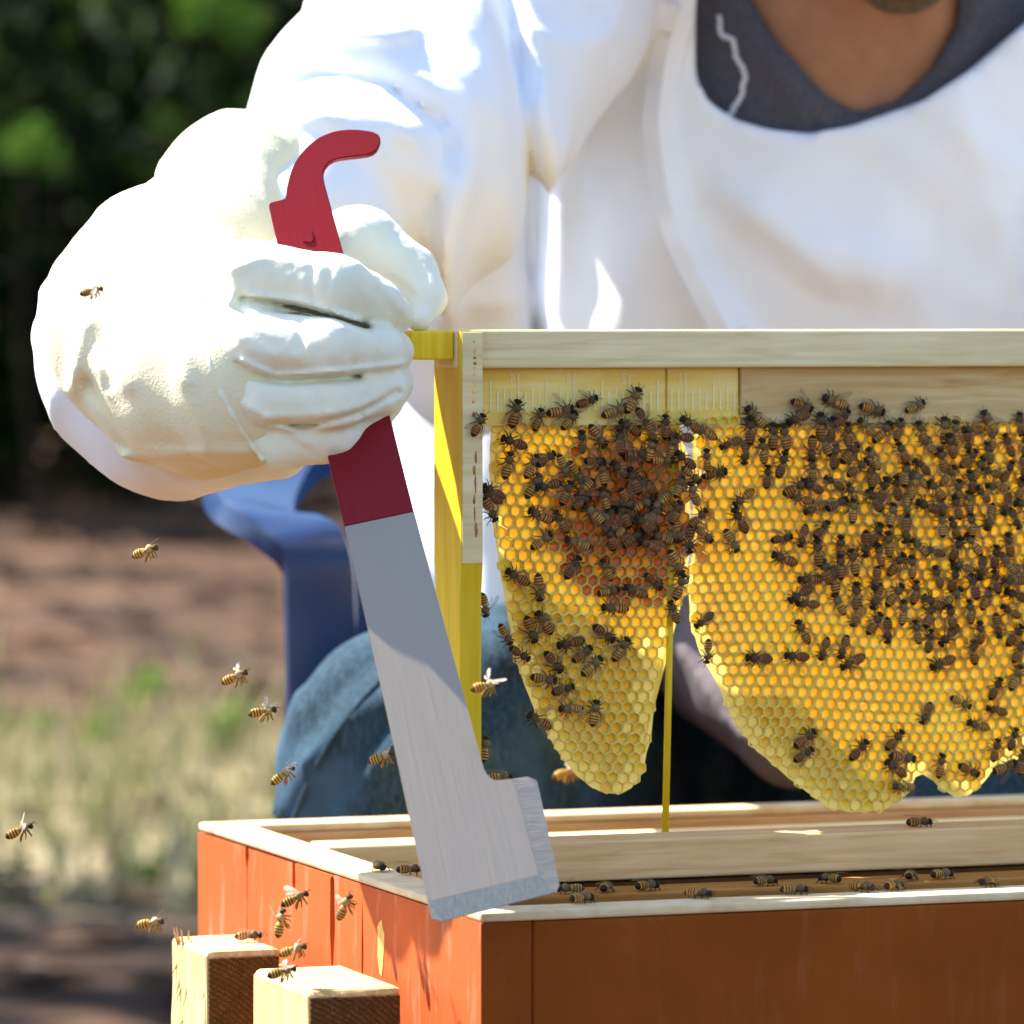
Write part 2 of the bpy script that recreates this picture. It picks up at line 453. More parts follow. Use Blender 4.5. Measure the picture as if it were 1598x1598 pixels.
def wob(X, Y, Z, f, seed=0):
    """smooth warped-sine noise in about -1..1"""
    s = seed * 1.7
    a = np.sin(f * X + 1.3 * np.sin(0.7 * f * Z + s) + s) * np.cos(f * 0.9 * Z + 1.1 * np.sin(0.6 * f * X + 2 * s))
    b = np.sin(1.9 * f * (0.6 * X + 0.8 * Z) + 1.7 * np.sin(f * Y + s) + 3 * s)
    return 0.65 * a + 0.35 * b

# ------------------------------------------------------------------ ground and the clearing behind
def mat_ground():
    m, nt, bs = new_mat('forest_floor')
    bs.inputs['Roughness'].default_value = 0.95
    v = coords(nt)
    n1 = noise(nt, v, 0.55, 4, 0.6, 0.5); n2 = noise(nt, v, 1.9, 4, 0.6, 0.6); n3 = noise(nt, v, 22, 4, 0.7)
    soil = ramp(nt, n2, [(0.36, (0.016, 0.008, 0.004)), (0.5, (0.06, 0.030, 0.016)), (0.68, (0.15, 0.085, 0.050))])
    sep = N(nt, 'ShaderNodeSeparateXYZ'); nt.links.new(v, sep.inputs[0])
    # dry grass strip; its sunlit band and the shade beside it are painted
    mr = N(nt, 'ShaderNodeMapRange'); nt.links.new(sep.outputs[1], mr.inputs[0])
    mr.inputs[1].default_value = 6.0; mr.inputs[2].default_value = 10.5
    wob_ = N(nt, 'ShaderNodeMath', operation='MULTIPLY_ADD'); nt.links.new(n1, wob_.inputs[0]); wob_.inputs[1].default_value = 0.25
    nt.links.new(mr.outputs[0], wob_.inputs[2])
    band = ramp(nt, wob_.outputs[0], [(0.20, (0, 0, 0)), (0.42, (1, 1, 1)), (0.66, (1, 1, 1)), (0.95, (0, 0, 0))])
    sunlit_straw = ramp(nt, n2, [(0.3, (0.17, 0.16, 0.065)), (0.5, (0.30, 0.255, 0.14)), (0.75, (0.40, 0.33, 0.21))])
    c = mixc(nt, band, soil, sunlit_straw)
    c = mixc(nt, ramp(nt, n3, [(0.45, (0, 0, 0)), (0.7, (0.5, 0.5, 0.5))]), c, (0.06, 0.045, 0.03))
    nt.links.new(c, bs.inputs['Base Color'])
    bump(nt, bs, n3, 0.6, 0.03)
    return m
def terrain(x, y):
    """gentle bank rising behind the grass"""
    t = np.clip((y - 9.0) / 9.0, 0, 1); t = t * t * (3 - 2 * t)
    return 0.16 * t + 0.05 * np.sin(1.3 * x + 0.8 * y) * t + 0.06 * np.sin(2.9 * y + 1.7 * np.sin(1.9 * x)) * t
gx = np.concatenate([np.linspace(-150, -12, 12), np.linspace(-11, 11, 70), np.linspace(12, 150, 12)])
gy = np.concatenate([np.linspace(-40, 3, 10), np.linspace(4, 28, 90), np.linspace(30, 220, 14)])
GX, GY = np.meshgrid(gx, gy, indexing='ij')
gv = np.stack([GX, GY, terrain(GX, GY)], -1).reshape(-1, 3)
ny_ = len(gy)
gf = [(i * ny_ + j, (i + 1) * ny_ + j, (i + 1) * ny_ + j + 1, i * ny_ + j + 1) for i in range(len(gx) - 1) for j in range(ny_ - 1)]
gro = mesh_obj('ground', gv, gf, mat_ground(), smooth=True); gro['kind'] = 'structure'

def leaf_cloud(name, centres, radii, n, size, cols, rs, mat, parent=None, flat=0.0, aspect=0.5):
    """n bent leaf quads spread through blobs"""
    k = rs.integers(0, len(centres), n)
    d = rs.normal(size=(n, 3)); d /= np.linalg.norm(d, axis=1)[:, None]
    r = rs.uniform(0.25, 1.0, n) ** 0.6
    c = np.array(centres)[k] + d * r[:, None] * np.array(radii)[k]
    a = rs.normal(size=(n, 3)); a[:, 2] *= (1 - flat); a /= np.linalg.norm(a, axis=1)[:, None]
    b = rs.normal(size=(n, 3)); b -= (b * a).sum(1)[:, None] * a; b[:, 2] *= (1 - flat * 0.8); b /= np.linalg.norm(b, axis=1)[:, None]
    s = size * rs.uniform(0.6, 1.35, n)[:, None]
    nn = np.cross(a, b)
    v = np.stack([c - a * s, c + b * s * aspect + nn * s * 0.15, c + a * s, c - b * s * aspect + nn * s * 0.15], 1).reshape(-1, 3)
    f = np.arange(4 * n).reshape(-1, 4)
    o = mesh_obj(name, v, f.tolist(), mat, parent)
    cc = np.array(cols)[rs.integers(0, len(cols), n)] * rs.uniform(0.7, 1.25, (n, 1))
    set_col(o.data, np.repeat(cc, 4, 0))
    return o
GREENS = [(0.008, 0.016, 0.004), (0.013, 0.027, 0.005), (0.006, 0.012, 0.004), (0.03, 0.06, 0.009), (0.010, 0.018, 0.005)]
def make_bush(seed, hgt, wid, nleaf, size):
    rs = np.random.default_rng(seed)
    root = bpy.data.objects.new('shrub', None); COL.objects.link(root)
    vs, fs = [], []
    cen, rad = [], []
    for s in range(7):
        an = rs.uniform(0, 6.28); l = rs.uniform(0.5, 0.95) * hgt
        tip = Vector((math.cos(an) * wid * rs.uniform(0.2, 0.9), math.sin(an) * wid * rs.uniform(0.2, 0.7), l))
        pth = smooth_path([(0.05 * math.cos(an), 0.05 * math.sin(an), -0.15), tip * 0.4 + Vector((0, 0, 0.15)), tip], 6)
        v, f = tube_mesh(pth, [0.05 * (1 - 0.12 * i) for i in range(7)], 6)
        fs += [tuple(i + len(vs) for i in q) for q in f]; vs += v
        for t in (0.3, 0.55, 0.8, 1.0):
            for _ in range(2):
                p = tip * t + Vector(rs.normal(size=3) * 0.22 * wid)
                cen.append(tuple(p)); rad.append([wid * rs.uniform(0.14, 0.3)] * 3)
    mesh_obj('trunk', vs, fs, M['bark'], root, True)
    leaf_cloud('crown', cen, rad, nleaf, size, GREENS, rs, M['leaf'], root)
    return root
def copy_tree(o, parent=None):
    c = o.copy(); COL.objects.link(c); c.parent = parent
    for ch in o.children: copy_tree(ch, c)
    return c
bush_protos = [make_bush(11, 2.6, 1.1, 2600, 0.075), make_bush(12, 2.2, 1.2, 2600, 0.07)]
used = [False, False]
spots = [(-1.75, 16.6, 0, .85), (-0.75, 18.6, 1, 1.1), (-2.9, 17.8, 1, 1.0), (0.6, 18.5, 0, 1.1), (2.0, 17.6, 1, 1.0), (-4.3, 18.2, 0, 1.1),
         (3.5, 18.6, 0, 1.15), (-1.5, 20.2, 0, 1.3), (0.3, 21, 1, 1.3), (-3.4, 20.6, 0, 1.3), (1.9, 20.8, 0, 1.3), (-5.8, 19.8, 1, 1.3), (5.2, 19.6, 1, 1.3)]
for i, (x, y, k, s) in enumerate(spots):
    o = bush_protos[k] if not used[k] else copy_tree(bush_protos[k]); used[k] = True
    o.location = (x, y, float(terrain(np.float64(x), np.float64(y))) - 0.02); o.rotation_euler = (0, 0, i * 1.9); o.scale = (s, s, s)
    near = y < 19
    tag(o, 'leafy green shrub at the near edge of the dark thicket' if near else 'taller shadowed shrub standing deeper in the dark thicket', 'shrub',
        'shrubs along the front of the thicket' if near else 'shrubs deeper in the thicket')
def make_tree(seed):
    rs = np.random.default_rng(seed)
    root = bpy.data.objects.new('tree', None); COL.objects.link(root)
    vs, fs = tube_mesh(smooth_path([(0, 0, -0.3), (0.05, 0.02, 1.5), (-0.1, 0.1, 3.5), (0.1, 0, 6.5)], 10), [0.24 * (1 - 0.075 * i) for i in range(11)], 9)
    cen, rad = [], []
    for s in range(16):
        z = rs.uniform(0.9, 6.0); an = rs.uniform(0, 6.28); l = rs.uniform(0.9, 2.2)
        tip = Vector((math.cos(an) * l, math.sin(an) * l, z + rs.uniform(0.1, 0.8)))
        v, f = tube_mesh(smooth_path([(0, 0, z), tip * 0.5 + Vector((0, 0, z * 0.5 + 0.1)), tip], 4), [0.07, 0.06, 0.045, 0.03, 0.015], 5)
        fs += [tuple(i + len(vs) for i in q) for q in f]; vs += v
        for t in (0.5, 0.8, 1.05):
            cen.append(tuple(Vector((tip.x * t, tip.y * t, z + (tip.z - z) * t)) + Vector(rs.normal(size=3) * 0.25))); rad.append([rs.uniform(0.35, 0.75)] * 3)
    mesh_obj('trunk', vs, fs, M['bark'], root, True)
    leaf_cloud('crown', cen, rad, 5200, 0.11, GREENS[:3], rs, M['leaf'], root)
    return root
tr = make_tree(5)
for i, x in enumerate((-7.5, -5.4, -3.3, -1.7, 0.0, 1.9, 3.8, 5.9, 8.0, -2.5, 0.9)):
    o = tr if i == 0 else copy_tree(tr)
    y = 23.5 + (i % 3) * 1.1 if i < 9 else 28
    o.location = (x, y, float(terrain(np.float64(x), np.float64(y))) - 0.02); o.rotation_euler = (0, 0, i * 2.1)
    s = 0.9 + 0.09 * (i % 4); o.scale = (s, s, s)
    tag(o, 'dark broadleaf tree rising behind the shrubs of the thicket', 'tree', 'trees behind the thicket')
for i, (x, y) in enumerate(((-2.5, 7.0), (9.5, 5.5))):
    o = copy_tree(tr); o.location = (x, y, -.02); o.rotation_euler = (0, 0, i * 1.3 + .4); o.scale = (.75, .75, .8)
    tag(o, 'broadleaf tree at the side of the clearing casting shade on the ground', 'tree', 'trees at the sides of the clearing')
# saplings whose bright leaf colour paints sunlit spots before the thicket
for i, (x, y, Ys, rp_, lab) in enumerate(((50, 235, 15.4, 42, 'sapling whose leafy top, painted sunlit lime, stands before the dark thicket'), (335, 25, 15.9, 55, 'tall sapling with sunlit green top beside the sleeve'), (262, 205, 16.1, 28, 'thin sapling with a small leaf tuft behind the gauntlet'), (110, -40, 16.0, 60, 'tallest sapling, its lit leaves above the dark thicket'))):
    c = P(x, y, Ys); g0 = float(terrain(np.float64(c.x), np.float64(Ys))); rsw = np.random.default_rng(90 + i)
    sp = thing('sapling', (c.x, Ys, g0), lab, 'sapling'); hh = c.z - g0; rr = rp_ / F * Ys
    mesh_obj('stem', *tube_mesh(smooth_path([(0.05, 0, -.05), (-.03, 0, hh * .5), (0, 0, hh + rr * .5)], 6), [.012, .011, .01, .009, .007, .005, .003], 6), M['bark'], sp, True)
    leaf_cloud('foliage', [(0, 0, hh), (rr * .7, 0, hh - rr * .3), (-rr * .7, .05, hh + rr * .2), (rr * .2, 0, hh + rr * .6)], [[rr * .75] * 3] * 4, 210, rr * .22, [(0.09, 0.19, 0.02), (0.06, 0.14, 0.015), (0.13, 0.24, 0.03)], rsw, M['leaf'], sp)
# litter and grass: nobody could count them
rs = np.random.default_rng(3)
n = 5200
lx = rs.uniform(-5, 5, n); ly = rs.uniform(5, 19, n)
def scatter(name, lx, ly, size, cols, mat, upright, label, cat):
    n = len(lx); c = np.stack([lx, ly, terrain(lx, ly)], 1)
    an = rs.uniform(0, 6.28, n); s = size * rs.uniform(0.5, 1.4, n)
    a = np.stack([np.cos(an), np.sin(an), np.zeros(n)], 1)
    b = np.stack([-np.sin(an), np.cos(an), np.zeros(n)], 1)
    up = np.zeros((n, 3)); up[:, 2] = 1
    if upright:
        lean = rs.normal(size=(n, 3)) * 0.35; lean[:, 2] = 1
        v = np.stack([c - a * (s * 0.06)[:, None], c + a * (s * 0.06)[:, None], c + lean * s[:, None] * 0.6 + a * (s * 0.04)[:, None], c + lean * s[:, None]], 1)
    else:
        up = up * 0.3 * s[:, None] * rs.uniform(0.2, 2.0, n)[:, None]
        v = np.stack([c - a * s[:, None], c + b * (s * 0.6)[:, None] + up, c + a * s[:, None] + up * 0.4, c - b * (s * 0.6)[:, None] + up * 0.8], 1)
        v[..., 2] += 0.005
    o = mesh_obj(name, v.reshape(-1, 3), np.arange(4 * n).reshape(-1, 4).tolist(), mat)
    cc = np.array(cols)[rs.integers(0, len(cols), n)] * rs.uniform(0.7, 1.3, (n, 1))
    set_col(o.data, np.repeat(cc, 4, 0)); o['kind'] = 'stuff'
    tag(o, label, cat)
scatter('leaf_litter', lx, ly, 0.05, [(0.07, 0.04, 0.026), (0.11, 0.066, 0.044), (0.04, 0.022, 0.015), (0.15, 0.10, 0.068)], M['litter'], False,
        'brown fallen leaves covering the bank behind the chair', 'leaf litter')
n = 9000
scatter('dry_grass', rs.uniform(-5, 5, n), np.clip(rs.normal(8.0, 0.95, n), 6.7, 11), 0.10, [(0.32, 0.28, 0.14), (0.22, 0.23, 0.08), (0.40, 0.34, 0.20)], M['litter'], True,
        'pale dry grass in the sunlit strip of the clearing', 'grass')
# weeds
for i, (x, y, h) in enumerate([(350, 1180, .075), (165, 1170, .06), (225, 1120, .08), (245, 1400, .05), (60, 1160, .05)]):
    lo_, hi_ = 4.0, 19.0
    for _ in range(40):
        mid = 0.5 * (lo_ + hi_)
        zz = float(terrain(np.float64((x - 799) / F * mid), np.float64(mid)))
        if HOR + (ZC - zz) / mid * F > y: lo_ = mid
        else: hi_ = mid
    c = P(x, y, lo_); rsw = np.random.default_rng(50 + i)
    wd = bpy.data.objects.new('weed', None); COL.objects.link(wd); wd.location = c
    vs, fs = [], []
    for s in range(6):
        an = rsw.uniform(0, 6.28); tip = Vector((math.cos(an) * h * .45, math.sin(an) * h * .45, h * rsw.uniform(.6, 1)))
        v, f = tube_mesh([(0, 0, -.03), tip * .5 + Vector((0, 0, .02)), tip], [.004, .003, .0015], 4)
        fs += [tuple(q_ + len(vs) for q_ in q) for q in f]; vs += v
    mesh_obj('stem', vs, fs, M['leaf'], wd); set_col(wd.children[0].data, (0.08, 0.16, 0.03))
    leaf_cloud('foliage', [(0, 0, h * .55), (h * .2, 0, h * .8), (-h * .2, .02, h * .6)], [[h * .45] * 3] * 3, 110, h * .16,
               [(0.13, 0.26, 0.03), (0.09, 0.20, 0.02), (0.20, 0.33, 0.05)], rsw, M['leaf'], wd)
    tag(wd, ['round bright green weed near the chair leg at the grass edge', 'low green weed at the back of the dry grass strip', 'taller thin weed rising before the brown bank', 'dark green weed in the shade beside the hive', 'spreading green weed at the far side of the dry grass'][i], 'weed', 'weeds in the clearing')

# ------------------------------------------------------------------ hive: local frame (u along the front, v to the back), turned by A
A = math.radians(19.8); CA, SA = math.cos(A), math.sin(A)
Y0 = 2.05; X0 = (750 - 799) / F * Y0
ZR = ZC - (1425 - HOR) / F * Y0              # rim height
LV = 0.390; LU = 0.53; TH = 0.021
def uv2w(u, v, z):
    return Vector((X0 + u * CA - v * SA, Y0 + u * SA + v * CA, z))
def px2u(px, py, v):
    k = (px - 799) / F
    u = (k * (Y0 + v * CA) - X0 + v * SA) / (CA - k * SA)
    Y = Y0 + u * SA + v * CA
    return u, ZC + (HOR - py) / F * Y
def px2v(px, u=0.0):
    k = (px - 799) / F
    return (X0 + u * CA - k * (Y0 + u * SA)) / (SA + k * CA)
class Loc:
    """a thing whose parts are given in hive coordinates (u, v, absolute z)"""
    def __init__(s, name, org, label, cat, group=None):
        s.o = Vector(org); s.t = thing(name, uv2w(*org), label, cat, A, group)
    def box(s, name, lo, hi, mat, bev=0.0, parent=None, rel=True, seg=2):
        bm = box_bm(Vector(lo) - s.o, Vector(hi) - s.o, bev, seg)
        return bm_obj(name, bm, mat, parent or s.t)
    def mesh(s, name, vs, fs, mat, smooth=False, parent=None):
        return mesh_obj(name, [Vector(v) - s.o for v in vs], fs, mat, parent or s.t, smooth)
    def prism(s, name, pts, plane, d0, d1, mat, parent=None):
        if plane == 'vz': fm = lambda a, b, d: Vector((d, a, b)) - s.o
        else: fm = lambda a, b, d: Vector((a, d, b)) - s.o
        return bm_obj(name, extrude_poly(pts, fm, d0, d1), mat, parent or s.t)
hv = Loc('beehive', (0, 0, 0), 'open orange painted wooden beehive box with frames inside', 'beehive')
ZB = ZR - 0.245; RT = 0.004
# front and back walls, right wall
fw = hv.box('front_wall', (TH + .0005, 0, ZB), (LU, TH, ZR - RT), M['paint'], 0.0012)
hv.box('back_wall', (TH + .0005, LV - TH, ZB), (LU, LV, ZR - RT), M['pine_tan'], 0.0012)
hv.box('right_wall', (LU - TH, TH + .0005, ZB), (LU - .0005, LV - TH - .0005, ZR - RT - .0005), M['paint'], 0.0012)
# left wall: boards with drying cracks between them
lw = bpy.data.objects.new('left_wall', None); COL.objects.link(lw); lw.parent = hv.t
cr = [px2v(565), px2v(518), px2v(458), px2v(385)]
edges = [-0.0005] + cr + [LV]
def zpx(py, v):                       # height of a pixel row on the left face at depth v
    return ZC + (HOR - py) / F * (Y0 + v * CA)
# crack openings: (z relative to rim top of opening, bottom of opening, width)
open_ = [(-0.022, -0.060, 0.0030), (-0.006, -0.048, 0.0046), (0.0, -0.022, 0.0042), (0.0, -0.014, 0.0036)]
for i in range(5):
    v0, v1 = edges[i], edges[i + 1]
    pts = []
    zt = ZR - RT - 0.0002 * i
    hair = 0.00012
    # lower edge, then far side upward, then near side downward
    pts += [(v0 + hair, ZB), (v1 - hair, ZB)]
    if i < 4:
        t, b, wd = open_[i]
        pts += [(v1 - hair, ZR + b), (v1 - wd * .7, ZR + b * .55), (v1 - wd / 2, ZR + min(t, -RT - .0003) - .0), (v1 - (wd / 2 if t > -.004 else hair), zt)]
    else: pts += [(v1 - hair, zt)]
    if i > 0:
        t, b, wd = open_[i - 1]
        pts += [(v0 + (wd / 2 if t > -.004 else hair), zt), (v0 + wd / 2, ZR + min(t, -RT - .0003)), (v0 + wd * .6, ZR + b * .6), (v0 + hair, ZR + b)]
    else: pts += [(v0 + hair, zt)]
    pl = hv.prism('plank', pts, 'vz', 0.0003 * (i % 2), TH, M['paint_sunlit_worn'], lw)
    if i == 0:                        # its end stands in the front face, so it takes the darker copy
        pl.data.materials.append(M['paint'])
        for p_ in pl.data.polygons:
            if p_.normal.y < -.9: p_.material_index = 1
# joint block seen in the front face and a chipped patch on the left face
u1, z1 = px2u(760, 1452, 0); u2, z2 = px2u(822, 1548, 0)
hv.box('finger_joint', (TH * 0.12, -0.00025, z2), (TH * 0.98, 0.003, z1), M['knot'], 0.0005, fw)
va = px2v(595)
rch = random.Random(8); chip = []
for i in range(22):
    an = 2 * math.pi * i / 22
    chip.append((va + (.0045 + .002 * math.sin(an)) * math.cos(an) * rch.uniform(.75, 1.2), zpx(1481, va) + .0115 * math.sin(an) * rch.uniform(.9, 1.1)))
hv.prism('paint_chip', chip, 'vz', -0.00025, 0.002, M['bare_chip'], lw)
# bare rim strips
RZ0, RZ1 = ZR - RT + .0002, ZR
hv.box('front_rim', (0.0, 0.0, RZ0), (LU, TH, RZ1), M['rim'], 0.0012, fw)
hv.box('back_rim', (0.0, LV - TH, RZ0), (LU, LV, RZ1), M['rim'], 0.0012)
hv.box('left_rim', (0.0003, TH + .0002, RZ0), (TH, LV - TH - .0002, RZ1 - .0003), M['rim'], 0.0012, lw)
hv.box('frame_rest', (TH + .0004, TH + .001, ZR - .024), (TH + .012, LV - TH - .001, ZR - .019), M['rim'], 0.0008)
hv.box('right_rim', (LU - TH, TH + .0002, RZ0), (LU - .0003, LV - TH - .0002, RZ1 - .0003), M['rim'], 0.0012)
# lower box that carries it and its floor
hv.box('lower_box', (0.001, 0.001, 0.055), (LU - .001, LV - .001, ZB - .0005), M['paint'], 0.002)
hv.box('bottom_board', (-0.01, -0.04, 0.0), (LU + .01, LV + .01, 0.0548), M['pine_tan'], 0.002)

# rough lumber posts beside the hive
def post(px_l, px_f0, px_f1, py_front, label, seed, Yf, dep, fray):
    rs = random.Random(seed)
    c0 = P(px_f0, py_front, Yf); wdt = (px_f1 - px_f0) / F * Yf / CA
    t = thing('lumber_post', (c0.x, c0.y, 0), label, 'post', A)
    h = c0.z
    bm = box_bm((0, 0, -0.01), (wdt, dep, h), 0.0025, 2)
    bmesh.ops.subdivide_edges(bm, edges=[e for e in bm.edges if abs(e.verts[0].co.z - e.verts[1].co.z) > .2], cuts=30)
    for v in bm.verts: v.co += Vector((rs.uniform(-1, 1), rs.uniform(-1, 1), 0)) * 0.0005
    bm_obj('timber', bm, M['pine_v'], t)
    # darker rough sawn sheet over the front
    bm = box_bm((0.001, -0.0012, 0), (wdt - .001, 0.003, h - .003), 0.0004, 1)
    bm_obj('sawn_face', bm, M['sawn'], t)
    if fray:
        for i in range(16):
            z = h - rs.uniform(0.0, 0.035) if i > 8 else h + 0.0005
            y = rs.uniform(0, dep * .95); l = rs.uniform(.0006, .003)
            if i <= 8: p0 = (rs.uniform(0, .003), y, z - .003); p1 = (p0[0] - rs.uniform(-.001, .003), y + rs.uniform(-.002, .002), z + rs.uniform(.001, .005))
            else: p0 = (.001, y, z); p1 = (-l * rs.uniform(.3, 1), y + rs.uniform(-.003, .003), z - rs.uniform(.004, .012))
            mesh_obj('splinter', *tube_mesh([p0, p1], [.0007, .0002], 4), M['pine_v'], t)
    return t
def mat_sawn():
    m, nt, bs = new_mat('rough_sawn_dark')
    v = coords(nt, (1, 1, 1)); v.node.inputs['Location'].default_value = (.03, 0, -.40)
    wv = N(nt, 'ShaderNodeTexWave', Scale=150.0, Distortion=6.0, Detail=3.0); wv.inputs['Detail Scale'].default_value = 6; wv.wave_type = 'RINGS'; wv.rings_direction = 'Y'
    nt.links.new(v, wv.inputs['Vector'])
    n = noise(nt, coords(nt), 220, 5, .7)
    c = ramp(nt, wv.outputs[0], [(.1, (.12, .056, .016)), (.6, (.155, .075, .022)), (1.0, (.20, .10, .034))])
    c = mixc(nt, ramp(nt, n, [(.5, (0, 0, 0)), (.7, (.7, .7, .7))]), c, (.07, .03, .01))
    nt.links.new(c, bs.inputs['Base Color']); bs.inputs['Roughness'].default_value = .85
    bump(nt, bs, wv.outputs[0], .8, .0015)
    return m
M['sawn'] = mat_sawn()
post(270, 322, 436, 1484, 'splintered rough lumber post, tallest beside the orange hive wall', 1, 2.215, .055, True)
post(400, 480, 626, 1546, 'smooth cut lumber post, shorter one against the orange hive wall', 2, 2.085, .075, False)

# ------------------------------------------------------------------ frames
FU0, FU1 = 0.0435, 0.4935
def build_frame(vc, ztop, label, bar_h, mat_bar, mat_end, held=False):
    f = Loc('framed_honeycomb', (FU0, vc, ztop - .232), label, 'frame', )
    f.box('top_bar', (FU0 - .001 if held else FU0 - .018, vc - .0135, ztop - bar_h), (FU1 + .018, vc + .0135, ztop), mat_bar, 0.0013, seg=3)
    for k, u in enumerate((FU0, FU1 - .0095)):
        n0, n1 = .0175, (.0158 if held else .0115)
        # end bar: wide at the top, narrower below
        zt = ztop - (.0006 if held else bar_h); zm = ztop - .098; zb = ztop - .232
        pts = [(vc - n0, zt), (vc + n0, zt), (vc + n0, zm), (vc + n1, zm - .012), (vc + n1, zb), (vc - n1, zb), (vc - n1, zm - .012), (vc - n0, zm)]
        o = f.prism('end_bar', pts, 'vz', u + (0.0 if k == 0 else 0), u + .0095, mat_end)
        if held and k == 0:
            pass
    f.box('bottom_bar', (FU0 + .0097, vc - .009, ztop - .2315), (FU1 - .0097, vc + .009, ztop - .222), mat_end, 0.0008)
    return f
ZH = ZC - (515 - HOR) / F * 2.21
VH = 0.165
BH = 60 / F * 2.21
held = build_frame(VH, ZH, 'wooden hive frame lifted by the glove, hung with yellow honeycomb', BH, M['pine_bar'], M['yellow_wood'], True)
# lug of the top bar that the glove grips
held.box('lug', (FU0 - .0205, VH - .012, ZH - .0125), (FU0 - .0012, VH + .012, ZH - .0003), M['yellow_wood'], 0.001)
# pale planed front edge of the left end bar with a propolis streak
eb = [o for o in held.t.children if o.name.startswith('end_bar')][0]
held.box('planed_edge', (FU0 + .0003, VH - .0183, ZH - .098), (FU0 + .0093, VH - .0172, ZH - .001), M['pine_bar'], 0.0003, eb)
rp = random.Random(4)
z = ZH - .004
while z > ZH - .085:
    lowr = z < ZH - .047
    hgt = rp.uniform(.003, .008) if lowr else rp.uniform(.0012, .003)
    s_ = rp.uniform(.0004, .0008) if lowr else rp.uniform(.0005, .0010)
    if not (ZH - .047 < z < ZH - .036) and (lowr or rp.random() < .85):
        uc = FU0 + .0056 + rp.uniform(-.0004, .0004) + (.0003 if lowr else 0)
        m_ = 9; vs_ = [(uc, VH - .0187, z - hgt / 2)] + [(uc + s_ * math.cos(q_ * 2 * math.pi / m_) * rp.uniform(.6, 1.3), VH - .01835, z - hgt / 2 + hgt / 2 * math.sin(q_ * 2 * math.pi / m_) * rp.uniform(.85, 1.15)) for q_ in range(m_)]
        held.mesh('propolis_drop', vs_, [(0, 1 + q_, 1 + (q_ + 1) % m_) for q_ in range(m_)], M['propolis'] if lowr or rp.random() < .6 else M['bare_chip'], parent=eb)
    z -= hgt * rp.uniform(.7, 1.1) if lowr else hgt + rp.uniform(.0003, .0025)
f2 = build_frame(0.128, ZR + .0142, 'tan topped hive frame raised a little above the box rim', .0167, M['pine_f2'], M['pine'])
f3 = build_frame(0.288, ZR - .0012, 'seated hive frame along the back wall inside the box', .0167, M['pine_bar'], M['pine'])
f1 = build_frame(0.090, ZR - .0035, 'sunken hive frame in the shaded gap behind the front rim', .0167, M['pine_shaded'], M['pine'])
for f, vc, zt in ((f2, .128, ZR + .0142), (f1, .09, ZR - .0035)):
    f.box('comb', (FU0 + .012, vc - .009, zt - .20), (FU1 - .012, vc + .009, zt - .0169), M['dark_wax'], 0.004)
# strips under the top bar, two of them printed with a ruler
zs1 = ZH - BH - .0001; zs0 = zs1 - .0245
VS = VH - .002
uA = FU0 + .0098; uB = px2u(1038, 600, VS)[0]; uC = px2u(1042, 600, VS)[0]; uD = px2u(1153, 600, VS)[0]
def mat_strip():
    return mat_wood('waxed_pine_strip', (0.78, 0.54, 0.09), (0.88, 0.69, 0.22), (0.90, 0.78, 0.42), (5, 40, 40), 0.5)
M['strip'] = mat_strip()
st1 = held.box('ruler_strip', (uA, VS, zs0), (uB, VS + .004, zs1), M['strip'], .0003)
st2 = held.box('ruler_strip', (uC, VS + .0004, zs0), (uD, VS + .0044, zs1), M['strip'], .0003)
held.box('guide_strip', (uD + .0006, VS - .0012, zs0), (FU1 - .0098, VS + .004, zs1), M['pine'], .0004)
def ruler(part, tick_px, v, names, lo_px, hi_px):
    vs, fs = [], []
    for px_, hgt in tick_px:
        u, _ = px2u(px_, 620, v)
        zb = ZH - BH - .0185
        q = [(u - .00035, v, zb), (u + .00035, v, zb), (u + .00035, v, zb + hgt), (u - .00035, v, zb + hgt)]
        fs.append(tuple(range(len(vs), len(vs) + 4))); vs += q
    held.mesh('ruler_ticks', vs, fs, M['print'], parent=part)
    for txt, px_ in names:
        u, z = px2u(px_, 598, v)
        c = bpy.data.curves.new('numeral', 'FONT'); c.body = txt; c.size = .0062; c.align_x = 'CENTER'
        to = bpy.data.objects.new('numeral', c); COL.objects.link(to)
        dg = bpy.context.evaluated_depsgraph_get()
        me = bpy.data.meshes.new_from_object(to.evaluated_get(dg))
        bpy.data.objects.remove(to); me.materials.clear(); me.materials.append(M['print'])
        for vtx in me.vertices:          # the print reads mirrored
            vtx.co = Vector((u - vtx.co.x * .8, v, z + vtx.co.y)) - held.o
        o = bpy.data.objects.new('numeral', me); COL.objects.link(o); o.parent = part
tk = []
for i in range(-1, 42):
    x = 1153 - 0 - 10.87 * i - 3
    k = i % 8
    px_ = 1070.0 - 10.87 * (i - 7)
    tk.append((px_, [.0158, .0085, .0100, .0085, .0132, .0085, .0100, .0085][(i - 7) % 8]))
ruler(st1, [t for t in tk if 762 < t[0] < 1032], VS - .0003, [('4', 800), ('3', 887), ('2', 974)], 0, 0)
ruler(st2, [t for t in tk if 1046 < t[0] < 1150], VS + .0001, [('1', 1061)], 0, 0)
# the skewer that braces the comb
u_a, _ = px2u(1046, 900, VH - .001)
us1, zs_ = px2u(1041, 1300, VH - .001)
held.mesh('brace_stick', *tube_mesh([(u_a + .001, VH - .001, ZH - BH - .026), (u_a, VH - .001, ZH - .12), (us1 - .001, VH - .001, ZH - .2225)], [.0016, .0016, .0016], 8), M['yellow_wood'], True)

